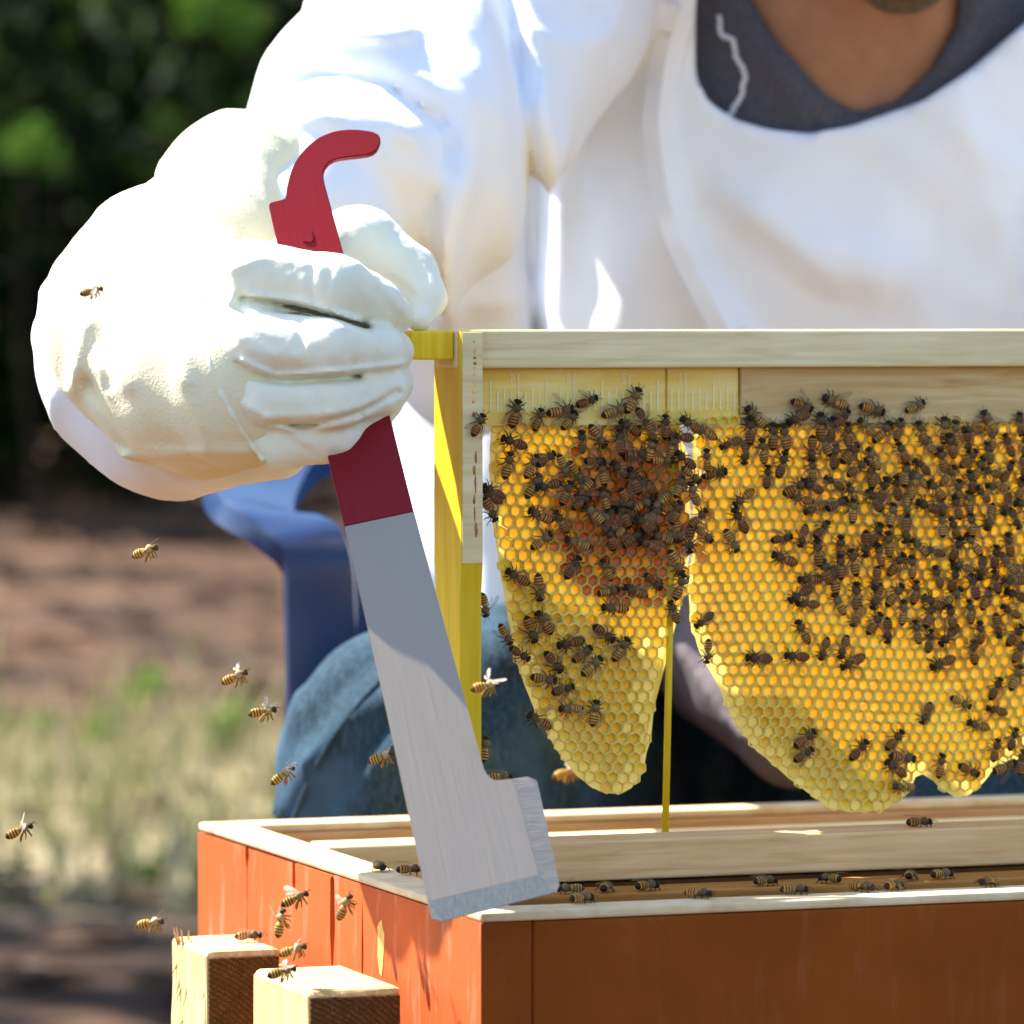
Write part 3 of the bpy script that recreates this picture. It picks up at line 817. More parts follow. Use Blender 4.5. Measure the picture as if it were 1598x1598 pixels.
# ------------------------------------------------------------------ honeycomb
VM = VH + .0005            # wax septum
combL = [(768, 636), (764, 700), (764, 780), (775, 850), (785, 920), (795, 985), (805, 1030), (822, 1080), (842, 1124), (868, 1170), (900, 1210), (925, 1230), (945, 1238), (972, 1239),
         (990, 1225), (1005, 1200), (1015, 1150), (1022, 1095), (1027, 1050), (1033, 1025), (1043, 1012), (1050, 960), (1068, 930), (1074, 880), (1078, 800), (1075, 720), (1060, 665), (1062, 636)]
combR = [(1082, 634), (1085, 700), (1081, 800), (1078, 880), (1074, 930), (1080, 985), (1095, 1025), (1112, 1052), (1135, 1105), (1155, 1140), (1180, 1172), (1210, 1196), (1250, 1230), (1290, 1258), (1320, 1267), (1350, 1268),
         (1380, 1263), (1405, 1247), (1420, 1236), (1427, 1215), (1436, 1207), (1452, 1215), (1470, 1232), (1490, 1243), (1508, 1243), (1530, 1225), (1552, 1200), (1575, 1187), (1620, 1183), (1680, 1200), (1760, 1180), (1850, 1100), (1950, 900), (1990, 760), (2000, 634)]
PT = 0.00515                 # cell pitch
def hexcell(depth, floor, wall):
    """one open wax cell, its mouth at -v"""
    vs, fs, cs = [], [], []
    ro, ri = PT / math.sqrt(3) * .998, PT / math.sqrt(3) * .865
    rings = [(ro, depth), (ro, 0), ((ro + ri) / 2, -.0002), (ri, 0), (ri * .97, depth)]
    for r, d in rings:
        for k in range(6):
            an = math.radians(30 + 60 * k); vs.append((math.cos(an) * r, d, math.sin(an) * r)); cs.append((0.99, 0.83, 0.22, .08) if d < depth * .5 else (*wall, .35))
    for j in range(4):
        for k in range(6):
            fs.append((j * 6 + k, j * 6 + (k + 1) % 6, (j + 1) * 6 + (k + 1) % 6, (j + 1) * 6 + k))
    if floor is not None:
        fd, fc = floor; b = len(vs)
        for k in range(6):
            an = math.radians(30 + 60 * k); vs.append((math.cos(an) * ri * .99, depth * fd, math.sin(an) * ri * .99)); cs.append((*fc, .42))
        vs.append((0, depth * fd + .0006, 0)); cs.append((*[min(1, q_ * 1.04) for q_ in fc], .42))
        for k in range(6): fs.append((b + k, b + (k + 1) % 6, b + 6))
    return vs, fs, cs
WALL = (0.97, 0.70, 0.07)
CD = .0036
variants = [hexcell(CD, None, WALL), hexcell(CD, (.8, (0.98, 0.69, 0.025)), WALL), hexcell(CD, (.75, (0.34, 0.085, 0.006)), (0.90, 0.62, 0.10)), hexcell(CD, (.65, (0.985, 0.76, 0.07)), (0.95, 0.78, 0.22))]
cell_me = []
for vs, fs, cs in variants:
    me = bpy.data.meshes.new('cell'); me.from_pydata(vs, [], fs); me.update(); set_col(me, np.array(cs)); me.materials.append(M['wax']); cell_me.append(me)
def bulge(u, z):
    return .0012 * math.sin(u * 60 + 1) * math.cos(z * 45) + .0008 * math.sin(u * 130 + z * 90)
rcell = random.Random(2)
cell_slots = []
comb_parts = []
for ci, poly in enumerate((combL, combR)):
    sm = []
    uz = [px2u(x, y, VM) for x, y in poly]
    # septum sheet with a finely wavering rim
    pts = []
    for i in range(len(uz)):
        (ua, za), (ub, zb) = uz[i], uz[(i + 1) % len(uz)]
        for t in np.linspace(0, 1, 5)[:-1]:
            pts.append((ua + (ub - ua) * t + rcell.uniform(-1, 1) * .00035, za + (zb - za) * t + rcell.uniform(-1, 1) * .00035))
    bm = bmesh.new()
    vv = [bm.verts.new(Vector((u, VM, z)) - held.o) for u, z in pts]
    fc = bm.faces.new(vv); bmesh.ops.triangulate(bm, faces=[fc])
    bmesh.ops.subdivide_edges(bm, edges=bm.edges[:], cuts=1)
    cp = bm_obj('comb', bm, M['wax'], held.t)
    set_col(cp.data, np.array([(0.97, 0.80, 0.22, .5)] * len(cp.data.vertices)))
    cp['label'] = 'smaller tapering tongue of comb' if ci == 0 else 'larger comb hanging in two lobes'
    comb_parts.append(cp)
    U = np.array([p[0] for p in pts]); Z = np.array([p[1] for p in pts])
    us = np.arange(U.min() - PT, U.max() + PT, PT); zs = np.arange(Z.min() - PT, Z.max() + PT, PT * math.sqrt(3) / 2)
    gu, gz = [], []
    for j, z in enumerate(zs):
        for u in us:
            gu.append(u + (PT / 2 if j % 2 else 0)); gz.append(z)
    gu = np.array(gu, np.float32); gz = np.array(gz, np.float32)
    # the lattice bends a little, as natural comb does
    bu = gu + .0022 * np.sin(gz * 38 + ci) + .0008 * np.sin(gu * 70 + gz * 50); bz = gz + .0024 * np.sin(gu * 33 + 2 * ci) + .0006 * np.sin(gz * 95)
    d = poly_sd(bu, bz, pts)
    for u, z, dd in zip(bu, bz, d):
        if dd < -.0012: cell_slots.append((ci, float(u), float(z), float(-dd)))
def cell_px(u, z, v=VH - .004):
    p = uv2w(u, v, z); return 799 + F * p.x / p.y, HOR - F * (p.z - ZC) / p.y
def cell_xform(s):
    ci, u, z, dd = s
    dep = min(1.0, .22 + dd / .011)
    vm = VM - .0003 - CD * dep + bulge(u, z) * min(1, dd / .01)
    return dep, vm
order = []
for i, s in enumerate(cell_slots):
    x, y = cell_px(s[1], s[2])
    vis = 755 < x < 1600 and y < 1275
    open_area = (y > 930 and (x < 1060 or (1080 < x < 1250) or y > 1040))
    order.append((not vis, not open_area, (i * 7919) % 10007, i))
order.sort()
single = set(o_[3] for o_ in order[:300])
jv, jf, jc = [], [], []
for i, s in enumerate(cell_slots):
    ci, u, z, dd = s
    dep, vm = cell_xform(s)
    x, y = cell_px(u, z)
    dark = math.hypot((x - 985) * 1.15, y - 800) < 150
    r = rcell.random()
    k = (2 if r < .7 else 1) if dark else (1 if r < .62 else 3)
    if dd < .012 and y > 980 and r < (.55 if dd < .007 else .2): k = 0
    sc = 1 + rcell.uniform(-.012, .012); tw = rcell.uniform(-.09, .09); ti = rcell.uniform(-.06, .06)
    Mx = Matrix.Translation(Vector((u, vm + rcell.uniform(-.0003, .0003), z)) - held.o) @ Euler((ti, tw, rcell.uniform(-.03, .03))).to_matrix().to_4x4() @ Matrix.Diagonal((sc, dep, sc, 1))
    if i in single:
        o = bpy.data.objects.new('cell', cell_me[k]); COL.objects.link(o); o.parent = comb_parts[ci]; o.matrix_local = Mx
    else:
        b = len(jv); vs, fs, cs = variants[k]
        jv += [Mx @ Vector(v) for v in vs]; jf += [tuple(q + b for q in f) for f in fs]; jc += cs
cf = mesh_obj('cell_field', jv, jf, M['wax'], held.t); set_col(cf.data, np.array(jc)); cf['kind'] = 'stuff'
cf['label'] = 'remaining wax cells of both combs'

# ------------------------------------------------------------------ blue plastic chair
YC = 2.78
ch = thing('chair', (P(900, 900, 3.0).x, 3.02, 0), 'glossy blue moulded plastic armchair the beekeeper sits on', 'chair')
def ribbon(name, pts, widths, dirs, thick, mat, parent, n=40):
    """bent strip: centre line, width and width-direction per control point"""
    c = smooth_path(pts, n); wd = smooth_path([Vector((w_, 0, 0)) for w_ in widths], n); dr = smooth_path(dirs, n)
    prof = [(-.5, -.5), (-.5, .3), (-.47, .48), (-.3, .56), (.3, .56), (.47, .48), (.5, .3), (.5, -.5), (.46, -.5), (.46, .1), (-.46, .1), (-.46, -.5)]
    vs, fs = [], []; k = len(prof)
    for i, p in enumerate(c):
        t = (c[min(i + 1, n)] - c[max(i - 1, 0)]).normalized()
        x = dr[i].normalized(); x = (x - t * x.dot(t)).normalized(); nn = t.cross(x)
        for a, b in prof: vs.append(p + x * (a * wd[i].x) + nn * (b * thick))
    for i in range(n):
        for j in range(k): fs.append((i * k + j, i * k + (j + 1) % k, (i + 1) * k + (j + 1) % k, (i + 1) * k + j))
    fs.append(tuple(range(k))[::-1]); fs.append(tuple(n * k + j for j in range(k)))
    o = mesh_obj(name, [Vector(v) - parent.location for v in vs], fs, mat, parent, True)
    o.data.set_sharp_from_angle(angle=math.radians(40))
    return o
def arm(sgn, cx):
    def q(px, py, Y):
        p = P(px, py, Y)
        return p if sgn > 0 else Vector((2 * cx - p.x, p.y, p.z))
    pts = [q(470, 720, 3.22), q(430, 735, 3.05), q(392, 765, 2.88), q(398, 806, 2.80), q(455, 832, 2.765), q(492, 868, 2.752), q(500, 960, 2.75), q(503, 1200, 2.75), q(500, 1900, 2.76)]
    pts.append(Vector((pts[-1].x, 2.765, 0.0)))
    w_ = [R(x, 2.78) for x in (130, 140, 150, 135, 112, 108, 110, 112, 115, 118)]
    d = Vector((1, .12, 0)) if sgn > 0 else Vector((1, -.12, 0))
    return ribbon('armrest', pts, w_, [d] * 2 + [Vector((1, .1 * sgn, -.35 * sgn)), Vector((1, .1 * sgn, -.3 * sgn))] + [d] * 6, .014 * sgn, M['chair'], ch, 60)
CX = P(1080, 0, 2.78).x
arm(1, CX); arm(-1, CX)
hw = CX - P(520, 0, 2.78).x
bm = box_bm(Vector((CX - hw, 2.80, .395)) - ch.location, Vector((CX + hw, 3.24, .425)) - ch.location, .012, 3); bm_obj('seat', bm, M['chair'], ch, True)
vs, fs = [], []
for i in range(13):
    t = i / 12; x = CX - hw * 1.02 + 2.04 * hw * t; yy = 3.25 + .06 * math.sin(math.pi * t)
    for z, dy in ((.40, 0), (.62, .06), (.80, .11)):
        for th in (0, .012): vs.append(Vector((x, yy + dy + th, z - (.05 * (2 * t - 1) ** 2 if z > .7 else 0))) - ch.location)
for i in range(12):
    for j in range(2):
        a, b = i * 6 + j * 2, (i + 1) * 6 + j * 2
        fs += [(a, b, b + 2, a + 2), (a + 1, a + 3, b + 3, b + 1)]
    a, b = i * 6, (i + 1) * 6
    fs += [(a, a + 1, b + 1, b), (a + 4, b + 4, b + 5, a + 5)]
mesh_obj('backrest', vs, fs, M['chair'], ch, True)
for s in (-1, 1):
    o = mesh_obj('leg', *tube_mesh([Vector((CX + s * hw * .95, 3.26, .41)) - ch.location, Vector((CX + s * hw * 1.05, 3.32, 0)) - ch.location], [.022, .016], 8), M['chair'], ch, True)

# ------------------------------------------------------------------ beekeeper
pr = thing('person', (P(1150, 900, 2.95).x, 2.95, 0), 'seated person in white bee suit and jeans holding up a frame', 'person')
SA_ = P(1340, 60, 2.775); SB_ = P(1150, 930, 2.83)
def torso(X, Y, Z):
    d = s_cap(X, Y, Z, SA_, SB_, R(430, 2.77), R(545, 2.83), .70)
    sh = s_cap(X, Y, Z, P(900, -40, 2.78), P(1780, -40, 2.80), R(210, 2.77), R(210, 2.77), .8)
    return smin(d, sh, .05)
def neck(X, Y, Z):
    return s_cap(X, Y, Z, P(1335, 150, 2.77), P(1385, -260, 2.72), R(195, 2.75), R(165, 2.72))
FOLDS = [([(1100, -80), (1045, 60), (1020, 200), (1045, 360), (1085, 440), (1150, 560)], 34, .013),
         ([(905, -40), (950, 160), (985, 330), (1010, 560)], 55, .006), ([(880, 200), (872, 360), (865, 560)], 22, .007),
         ([(1190, 330), (1310, 410), (1420, 430)], 45, .005), ([(1130, 300), (1230, 380), (1300, 440)], 26, .004), ([(1500, 200), (1420, 330), (1350, 520)], 60, .005), ([(1600, 260), (1540, 520)], 50, .005),
         ([(770, 480), (740, 700), (760, 980)], 40, .008), ([(700, 560), (690, 800), (720, 1000)], 24, -.007), ([(850, 520), (840, 760)], 25, -.008)]
ARMPIT = [(770, -60), (806, 120), (826, 300), (842, 540), (840, 760)]
def crease(X, Y, Z, f, seed=0):
    return np.clip(1 - np.abs(wob(X, Y, Z, f, seed)) * 1.6, 0, 1) ** 2
def fold_sum(X, Y, Z, folds, Yr):
    s = 0
    for pts, wd, amp in folds:
        s = s + amp * np.exp(-(pl_dist(X, Z, pxz(pts, Yr)) / R(wd, Yr)) ** 2)
    return s
def sleeve(X, Y, Z):
    d = s_cap(X, Y, Z, P(850, -150, 2.74), P(625, 225, 2.50), R(255, 2.74), R(222, 2.50))
    d = smin(d, s_cap(X, Y, Z, P(625, 225, 2.50), P(400, 380, 2.34), R(222, 2.5), R(120, 2.34)), .03)
    # the lower bag of the sleeve
    d = smin(d, s_cap(X, Y, Z, P(700, 150, 2.60), P(735, 560, 2.66), R(150, 2.6), R(110, 2.66)), .03)
    fl = fold_sum(X, Y, Z, [([(440, 100), (520, 70), (640, 60)], 16, .007), ([(425, 150), (500, 125), (600, 140), (690, 200)], 16, -.009), ([(470, 200), (560, 190), (640, 225)], 20, .006), ([(640, -20), (690, 40), (720, 90)], 18, -.006),
                            ([(700, 240), (660, 350), (610, 480)], 26, -.006),
                            ([(590, 165), (640, 215), (700, 300), (700, 500)], 20, .005), ([(700, 90), (740, 160), (735, 300), (690, 500)], 24, .007),
                            ([(560, 260), (620, 330), (650, 420)], 24, -.006), ([(520, 200), (600, 240), (660, 290)], 16, .004)], 2.5)
    return d - fl - .0022 * wob(X, Y, Z, 70, 2) - .0042 * crease(X * .8, Y, Z * 1.2, 26, 3)
NECKHOLE = [(1100, -500), (1086, 40), (1088, 120), (1108, 158), (1150, 186), (1205, 202), (1265, 208), (1330, 196), (1440, 158), (1520, 105), (1620, 20), (1700, -120), (1720, -500)]
VNECK = [(1150, -500), (1168, -10), (1215, 70), (1290, 152), (1335, 176), (1395, 160), (1452, 110), (1490, 40), (1530, -500)]
def suit(X, Y, Z):
    t = torso(X, Y, Z) - fold_sum(X, Y, Z, FOLDS, 2.66) - .002 * wob(X, Y, Z, 42, 1) - .0008 * wob(X, Y, Z, 110, 3) - .0045 * crease(X, Y, Z * .35, 24, 6)
    # lower tail of the suit falling between the knees
    t = smin(t, s_cap(X, Y, Z, P(1130, 800, 2.80), P(1150, 900, 2.78), R(300, 2.8), R(250, 2.7), .6), .03)
    t = np.maximum(t, P(0, 985, 2.7).z - Z + .006 * np.sin(40 * X))
    d = smin(t, sleeve(X, Y, Z), .012)
    d = np.minimum(d, s_cap(X, Y, Z, P(800, -50, 2.82), P(800, 800, 2.84), R(190, 2.8), R(190, 2.8)))
    d = d + .014 * np.exp(-(pl_dist(X, Z, pxz(ARMPIT, 2.66)) / R(20, 2.66)) ** 2)
    shell = d
    hole = poly_sd(X, Z, pxz(NECKHOLE, 2.68))
    cut = np.maximum(hole, Y - 2.86)
    return np.maximum(shell, -cut)
lo = (P(380, 0, 2.5).x, 2.24, P(0, 1290, 2.7).z); hi = (P(2080, 0, 2.8).x, 3.02, P(0, -330, 2.75).z)
su = sdf_obj('bee_suit', suit, lo, hi, .0044, M['suit'], pr)
def shirt(X, Y, Z):
    d = smin(torso(X, Y, Z) + .014, neck(X, Y, Z) + R(25, 2.7), .02) - .0016 * wob(X, Y, Z, 60, 5)
    v = poly_sd(X, Z, pxz(VNECK, 2.70))
    d = d - .003 * np.exp(-((v - .010) / .008) ** 2) - .002 * fold_sum(X, Y, Z, [([(1200, 100), (1260, 200)], 20, 1)], 2.7)
    cut = np.maximum(v, Y - 2.80)
    d = np.maximum(d, Z - P(0, -60, 2.75).z - np.maximum(0, (Y - 2.75)))
    return np.maximum(d, -cut)
sdf_obj('t_shirt', shirt, (P(980, 0, 2.7).x, 2.56, P(0, 420, 2.7).z), (P(1760, 0, 2.7).x, 2.92, P(0, -110, 2.7).z), .0032, M['shirt'], pr)
HC = P(1395, -322, 2.68)
def skin(X, Y, Z):
    d = smin(torso(X, Y, Z) + .024, neck(X, Y, Z) + .004, .03)
    d = np.where(Z < P(0, 420, 2.75).z, d + .02, d)
    hd = s_ell(X, Y, Z, HC + Vector((0, .03, .02)), (.076, .096, .105))
    jaw = s_cap(X, Y, Z, HC + Vector((0, -.02, -.05)), HC + Vector((0, -.062, -.088)), .056, .026)
    hd = smin(hd, jaw, .025)
    nose = s_cap(X, Y, Z, HC + Vector((0, -.082, .02)), HC + Vector((0, -.105, -.018)), .008, .015)
    hd = smin(hd, nose, .01)
    for s in (-1, 1):
        hd = np.minimum(hd, s_ell(X, Y, Z, HC + Vector((s * .077, .02, -.002)), (.009, .018, .032)))
        hd = hd + .008 * np.exp(-(((X - HC.x - s * .03) / .014) ** 2 + ((Z - HC.z - .012) / .01) ** 2)) * (Y < HC.y)
    hd = hd - .004 * np.exp(-(((X - HC.x) / .026) ** 2 + ((Z - HC.z + .05) / .008) ** 2)) * (Y < HC.y)
    return smin(d, hd, .02)
sk = sdf_obj('body', skin, (P(850, 0, 2.8).x, 2.50, P(0, 420, 2.75).z), (P(1950, 0, 2.8).x, 2.95, HC.z + .14), .0042, M['skin'], pr)
def hairf(X, Y, Z):
    h = s_ell(X, Y, Z, HC + Vector((0, .035, .028)), (.081, .10, .108)) - .002 * wob(X, Y, Z, 260, 4)
    return np.maximum(h, -(Z - (HC.z + .035) + .5 * (Y - HC.y - .02)))
sdf_obj('hair', hairf, HC + Vector((-.1, -.09, -.06)), HC + Vector((.1, .15, .15)), .0045, M['hair'], pr)
def stubble(X, Y, Z):
    jaw = s_cap(X, Y, Z, HC + Vector((0, -.02, -.05)), HC + Vector((0, -.062, -.088)), .0585, .0285) - .0012 * wob(X, Y, Z, 700, 4)
    return np.maximum(jaw, Z - (HC.z - .055))
sdf_obj('beard', stubble, HC + Vector((-.07, -.11, -.13)), HC + Vector((.07, .05, -.03)), .003, M['hair'], pr)
for s in (-1, 1):
    bm = bmesh.new(); bmesh.ops.create_uvsphere(bm, u_segments=12, v_segments=8, radius=.0125)
    o = bm_obj('eye', bm, M['eye'], pr, True); o.location = HC + Vector((s * .03, -.066, .012)) - pr.location
# cord hanging on the suit
def surf_y(fn, px, py, y0=2.4, y1=2.9):
    ys = np.arange(y0, y1, .001, dtype=np.float32)
    v = fn((px - 799) / F * ys, ys, ZC + (HOR - py) / F * ys)
    i = np.argmax(v < 0)
    return float(ys[i]) if v[i] < 0 else y1
pts = [(1122, 22), (1128, 55), (1144, 62), (1149, 88), (1161, 112), (1159, 140), (1148, 165), (1134, 186)]
cp_ = smooth_path([P(x, y, surf_y(shirt, x, y) - .0008) - pr.location for x, y in pts], 40)
cp_ = [p + Vector((rng.uniform(-1, 1), 0, rng.uniform(-1, 1))) * .0006 for p in cp_]
mesh_obj('cord', *tube_mesh(cp_, .0015, 7), M['cord'], pr, True)
# flap of the white suit, its shade painted in as grey
def tail(X, Y, Z):
    d = s_cap(X, Y, Z, P(1150, 940, 2.74), P(1240, 1150, 2.64), R(190, 2.74), R(80, 2.64), .55)
    return d - fold_sum(X, Y, Z, [([(1060, 1010), (1130, 1120), (1230, 1190)], 14, .004), ([(1100, 960), (1200, 1080), (1280, 1130)], 18, -.004)], 2.66) - .0015 * wob(X, Y, Z, 90, 3)
sdf_obj('shaded_suit_flap', tail, (P(880, 0, 2.7).x, 2.52, P(0, 1280, 2.6).z), (P(1420, 0, 2.75).x, 2.86, P(0, 700, 2.7).z), .004, M['suit_shade'], pr)
# placket of the suit beside the neck opening, and the leather hem of the glove
def strip_on(name, fn, pts, wpx, thick, mat, parent, y0, y1, n=36):
    pp = smooth_path([Vector((x, 0, y)) for x, y in pts], n); L, Rr = [], []
    for i, p in enumerate(pp):
        t = pp[min(i + 1, n)] - pp[max(i - 1, 0)]; nx, ny = -t.z, t.x; l = math.hypot(nx, ny); nx, ny = nx / l, ny / l
        row = []
        for k in (-.5, -.42, 0, .42, .5):
            x, y = p.x + nx * wpx * k, p.z + ny * wpx * k
            yy = surf_y(fn, x, y, y0, y1); row.append(P(x, y, yy - (thick if abs(k) < .45 else -.002)))
        L.append(row)
    vs = [v - parent.location for r_ in L for v in r_]; fs = [(i * 5 + j, i * 5 + j + 1, (i + 1) * 5 + j + 1, (i + 1) * 5 + j) for i in range(n) for j in range(4)]
    o = mesh_obj(name, vs, fs, mat, parent, True); o.data.set_sharp_from_angle(angle=math.radians(30)); return o
strip_on('placket', suit, [(1062, 10), (1040, 90), (1028, 190), (1040, 290), (1068, 380), (1108, 460), (1140, 520)], 62, .0035, M['suit'], pr, 2.4, 2.9)
# jeans
def jeans(X, Y, Z):
    K1 = P(655, 1195, 2.575); K2 = P(1480, 1330, 2.70)
    d = s_cap(X, Y, Z, K1, Vector((P(980, 0, 3.0).x, 3.02, .50)), R(212, 2.56), .10)
    d = smin(d, s_cap(X, Y, Z, K1, Vector((K1.x - .02, 2.63, .06)), R(205, 2.56), .055), .02)
    e = s_cap(X, Y, Z, K2, Vector((P(1250, 0, 3.0).x, 3.02, .50)), R(225, 2.66), .10)
    e = smin(e, s_cap(X, Y, Z, K2, Vector((K2.x + .02, 2.74, .06)), R(212, 2.66), .055), .02)
    d = smin(d, e, .03)
    d = smin(d, s_ell(X, Y, Z, (P(1120, 0, 3).x, 2.98, .53), (.19, .15, .12)), .03)
    fl = fold_sum(X, Y, Z, [([(425, 1275), (480, 1180), (540, 1115), (640, 1060)], 14, .005), ([(440, 1240), (470, 1160), (530, 1075), (600, 1020)], 12, -.004), ([(520, 1290), (575, 1190), (660, 1110), (760, 1060)], 13, .005), ([(545, 1290), (600, 1200), (680, 1135)], 10, -.004), ([(620, 1290), (670, 1215), (740, 1160)], 12, .004), ([(780, 1000), (860, 1100), (930, 1290)], 26, .010), ([(830, 1020), (900, 1120)], 18, -.007),
                            ([(560, 1290), (640, 1120), (690, 1000)], 26, .006), ([(500, 1290), (590, 1150), (680, 1050)], 12, -.004), ([(620, 1290), (700, 1150), (800, 1060)], 14, -.004), ([(760, 1290), (800, 1180), (790, 1080)], 14, .004)], 2.56)
    return d - fl - .002 * wob(X, Y, Z, 60, 7) - .0035 * crease(X * 1.3 + .5 * Z, Y, Z * .5, 26, 4)
sdf_obj('jeans', jeans, (-.17, 2.44, .03), (.42, 3.2, .64), .0058, M['denim'], pr)
sm_ = smooth_path([P(x, y, surf_y(jeans, x, y, 2.42, 2.8)) - pr.location for x, y in ((455, 1290), (480, 1225), (515, 1160), (560, 1100), (610, 1050), (670, 1010))], 40)
mesh_obj('seam', *tube_mesh(sm_, .0018, 6), M['denim'], pr, True)
for x_, y_ in ((P(655, 0, 2.56).x - .02, 2.60), (P(1480, 0, 2.66).x + .02, 2.71)):
    def shoe(X, Y, Z, x_=x_, y_=y_):
        d = s_cap(X, Y, Z, (x_, y_ + .03, .045), (x_, y_ - .10, .032), .045, .034)
        d = smin(d, s_cap(X, Y, Z, (x_, y_ + .03, .05), (x_, y_ + .03, .10), .045, .045), .02)
        return np.maximum(d, .004 - Z)
    sdf_obj('shoe', shoe, (x_ - .08, y_ - .18, -.005), (x_ + .08, y_ + .12, .17), .006, M['shoe'], pr)

# glove: leather hand with a canvas gauntlet
def gaunt(X, Y, Z):
    c = [(P(368, 290, 2.36), R(104, 2.36)), (P(300, 425, 2.285), R(138, 2.285)), (P(238, 520, 2.225), R(154, 2.225)), (P(300, 590, 2.195), R(148, 2.195)), (P(375, 600, 2.165), R(128, 2.165))]
    d = None
    for (a, ra), (b, rb) in zip(c[:-1], c[1:]):
        e = s_cap(X, Y, Z, a, b, ra, rb); d = e if d is None else smin(d, e, .012)
    e = s_cap(X, Y, Z, P(560, 270, 2.47), P(372, 300, 2.36), R(150, 2.47), R(112, 2.36)); d = smin(d, e, .015)
    d = smin(d, s_cap(X, Y, Z, P(228, 388, 2.27), P(185, 470, 2.24), R(94, 2.27), R(112, 2.24)), .008)
    fl = fold_sum(X, Y, Z, [([(300, 440), (285, 500), (300, 590)], 14, .002), ([(130, 505), (118, 560), (105, 610)], 12, .0030), ([(160, 510), (175, 600)], 10, -.0025), ([(165, 500), (205, 600)], 12, .003),
                            ([(250, 520), (300, 600), (335, 690)], 13, .0025), ([(185, 712), (300, 705), (410, 700)], 9, .0022), ([(140, 600), (200, 700), (280, 755)], 14, -.0035), ([(240, 420), (200, 520), (190, 620)], 22, -.002),
                            ([(268, 292), (300, 330), (340, 350)], 16, -.0005)], 2.18)
    return d - fl - .0005 * wob(X, Y, Z, 120, 8) - .0013 * crease(X, Y, Z * .6, 48, 8) - .0005 * crease(X * .7, Y, Z, 95, 2)
def chain(X, Y, Z, pts, k=.006):
    d = None
    for (x1, y1, Y1, r1), (x2, y2, Y2, r2) in zip(pts[:-1], pts[1:]):
        e = s_cap(X, Y, Z, P(x1, y1, Y1), P(x2, y2, Y2), R(r1, Y1), R(r2, Y2)); d = e if d is None else smin(d, e, k)
    return d
def hand(X, Y, Z):
    idx = chain(X, Y, Z, [(405, 428, 2.150, 52), (520, 448, 2.140, 48), (585, 474, 2.158, 40), (612, 492, 2.176, 32)])
    mid = chain(X, Y, Z, [(405, 538, 2.138, 52), (520, 543, 2.130, 47), (585, 547, 2.152, 41), (612, 549, 2.180, 34)])
    rin = chain(X, Y, Z, [(415, 622, 2.140, 50), (520, 622, 2.135, 44), (590, 608, 2.155, 40), (612, 598, 2.182, 34)])
    pin = chain(X, Y, Z, [(430, 690, 2.150, 48), (515, 675, 2.148, 42), (570, 648, 2.160, 38), (596, 625, 2.182, 34)])
    d = smin(smin(idx, mid, .0012), smin(rin, pin, .003), .0014)
    d = np.minimum(d, s_cap(X, Y, Z, P(400, 488, 2.150), P(600, 520, 2.164), R(34, 2.16), R(24, 2.17)))
    d = np.minimum(d, s_cap(X, Y, Z, P(400, 585, 2.146), P(600, 575, 2.164), R(34, 2.16), R(24, 2.17)))
    back = s_ell(X, Y, Z, P(385, 570, 2.160), (R(78, 2.15), .026, R(172, 2.15)))
    back = smin(back, chain(X, Y, Z, [(390, 420, 2.17, 48), (395, 560, 2.155, 66), (420, 660, 2.165, 62)]), .012)
    d = smin(d, back, .006)
    th = chain(X, Y, Z, [(470, 420, 2.225, 60), (560, 392, 2.236, 64), (632, 432, 2.232, 46), (664, 466, 2.222, 25), (655, 500, 2.212, 18)], .01)
    web = s_cap(X, Y, Z, P(420, 460, 2.19), P(480, 430, 2.225), R(52, 2.19), R(54, 2.22))
    palm = s_cap(X, Y, Z, P(430, 600, 2.19), P(500, 590, 2.205), R(70, 2.19), R(55, 2.2))
    d = smin(d, smin(th, smin(web, palm, .012), .012), .006)
    fl = fold_sum(X, Y, Z, [([(376, 464), (420, 470), (520, 492), (575, 512)], 5, -.0034), ([(378, 470), (368, 480), (380, 488)], 6, -.002), ([(374, 568), (395, 588), (450, 597), (560, 588)], 5, -.0034), ([(425, 660), (480, 664), (560, 645), (620, 612)], 5, -.0024),
                            ([(420, 650), (520, 645), (600, 622)], 8, .001), ([(365, 505), (400, 545), (470, 560)], 12, .0012), ([(345, 560), (380, 640), (430, 700)], 12, -.0008), ([(388, 458), (470, 470), (560, 500)], 5, .0020), ([(380, 562), (430, 586), (540, 578), (628, 568)], 5, .0018), ([(492, 405), (486, 440), (494, 478)], 6, -.0009), ([(520, 415), (512, 450)], 5, -.0007), ([(470, 505), (478, 560)], 6, -.0008), ([(545, 520), (552, 575)], 6, -.0008), ([(500, 605), (510, 650)], 6, -.0008), ([(360, 420), (420, 400), (500, 415)], 9, .0010), ([(330, 600), (400, 640), (480, 690)], 7, .0012), ([(560, 410), (600, 450), (640, 500)], 9, .0008),
                            ([(640, 400), (660, 440), (660, 480)], 8, -.0010), ([(600, 430), (640, 460)], 8, -.0012)], 2.14)
    d = d - fl * np.where(Y < 2.19, 1, .6) - .0003 * wob(X, Y, Z, 230, 4) - .0002 * wob(X, Y, Z, 560, 6)
    seam = poly_sd(X, Z, pxz([(300, 300), (318, 480), (322, 545), (346, 612), (390, 690), (440, 752), (460, 820), (760, 820), (760, 280)], 2.15))
    return np.maximum(d, seam)
def cuff(X, Y, Z):
    d = chain(X, Y, Z, [(330, 400, 2.33, 100), (220, 500, 2.27, 148), (225, 560, 2.255, 160), (285, 610, 2.24, 160), (400, 640, 2.23, 112)], .012)
    return d - .0022 * crease(X, Y, Z, 55, 5)
o = sdf_obj('sleeve_cuff', cuff, (P(20, 0, 2.25).x, 2.16, P(0, 800, 2.25).z), (P(540, 0, 2.3).x, 2.42, P(0, 270, 2.3).z), .003, M['suit'], pr)
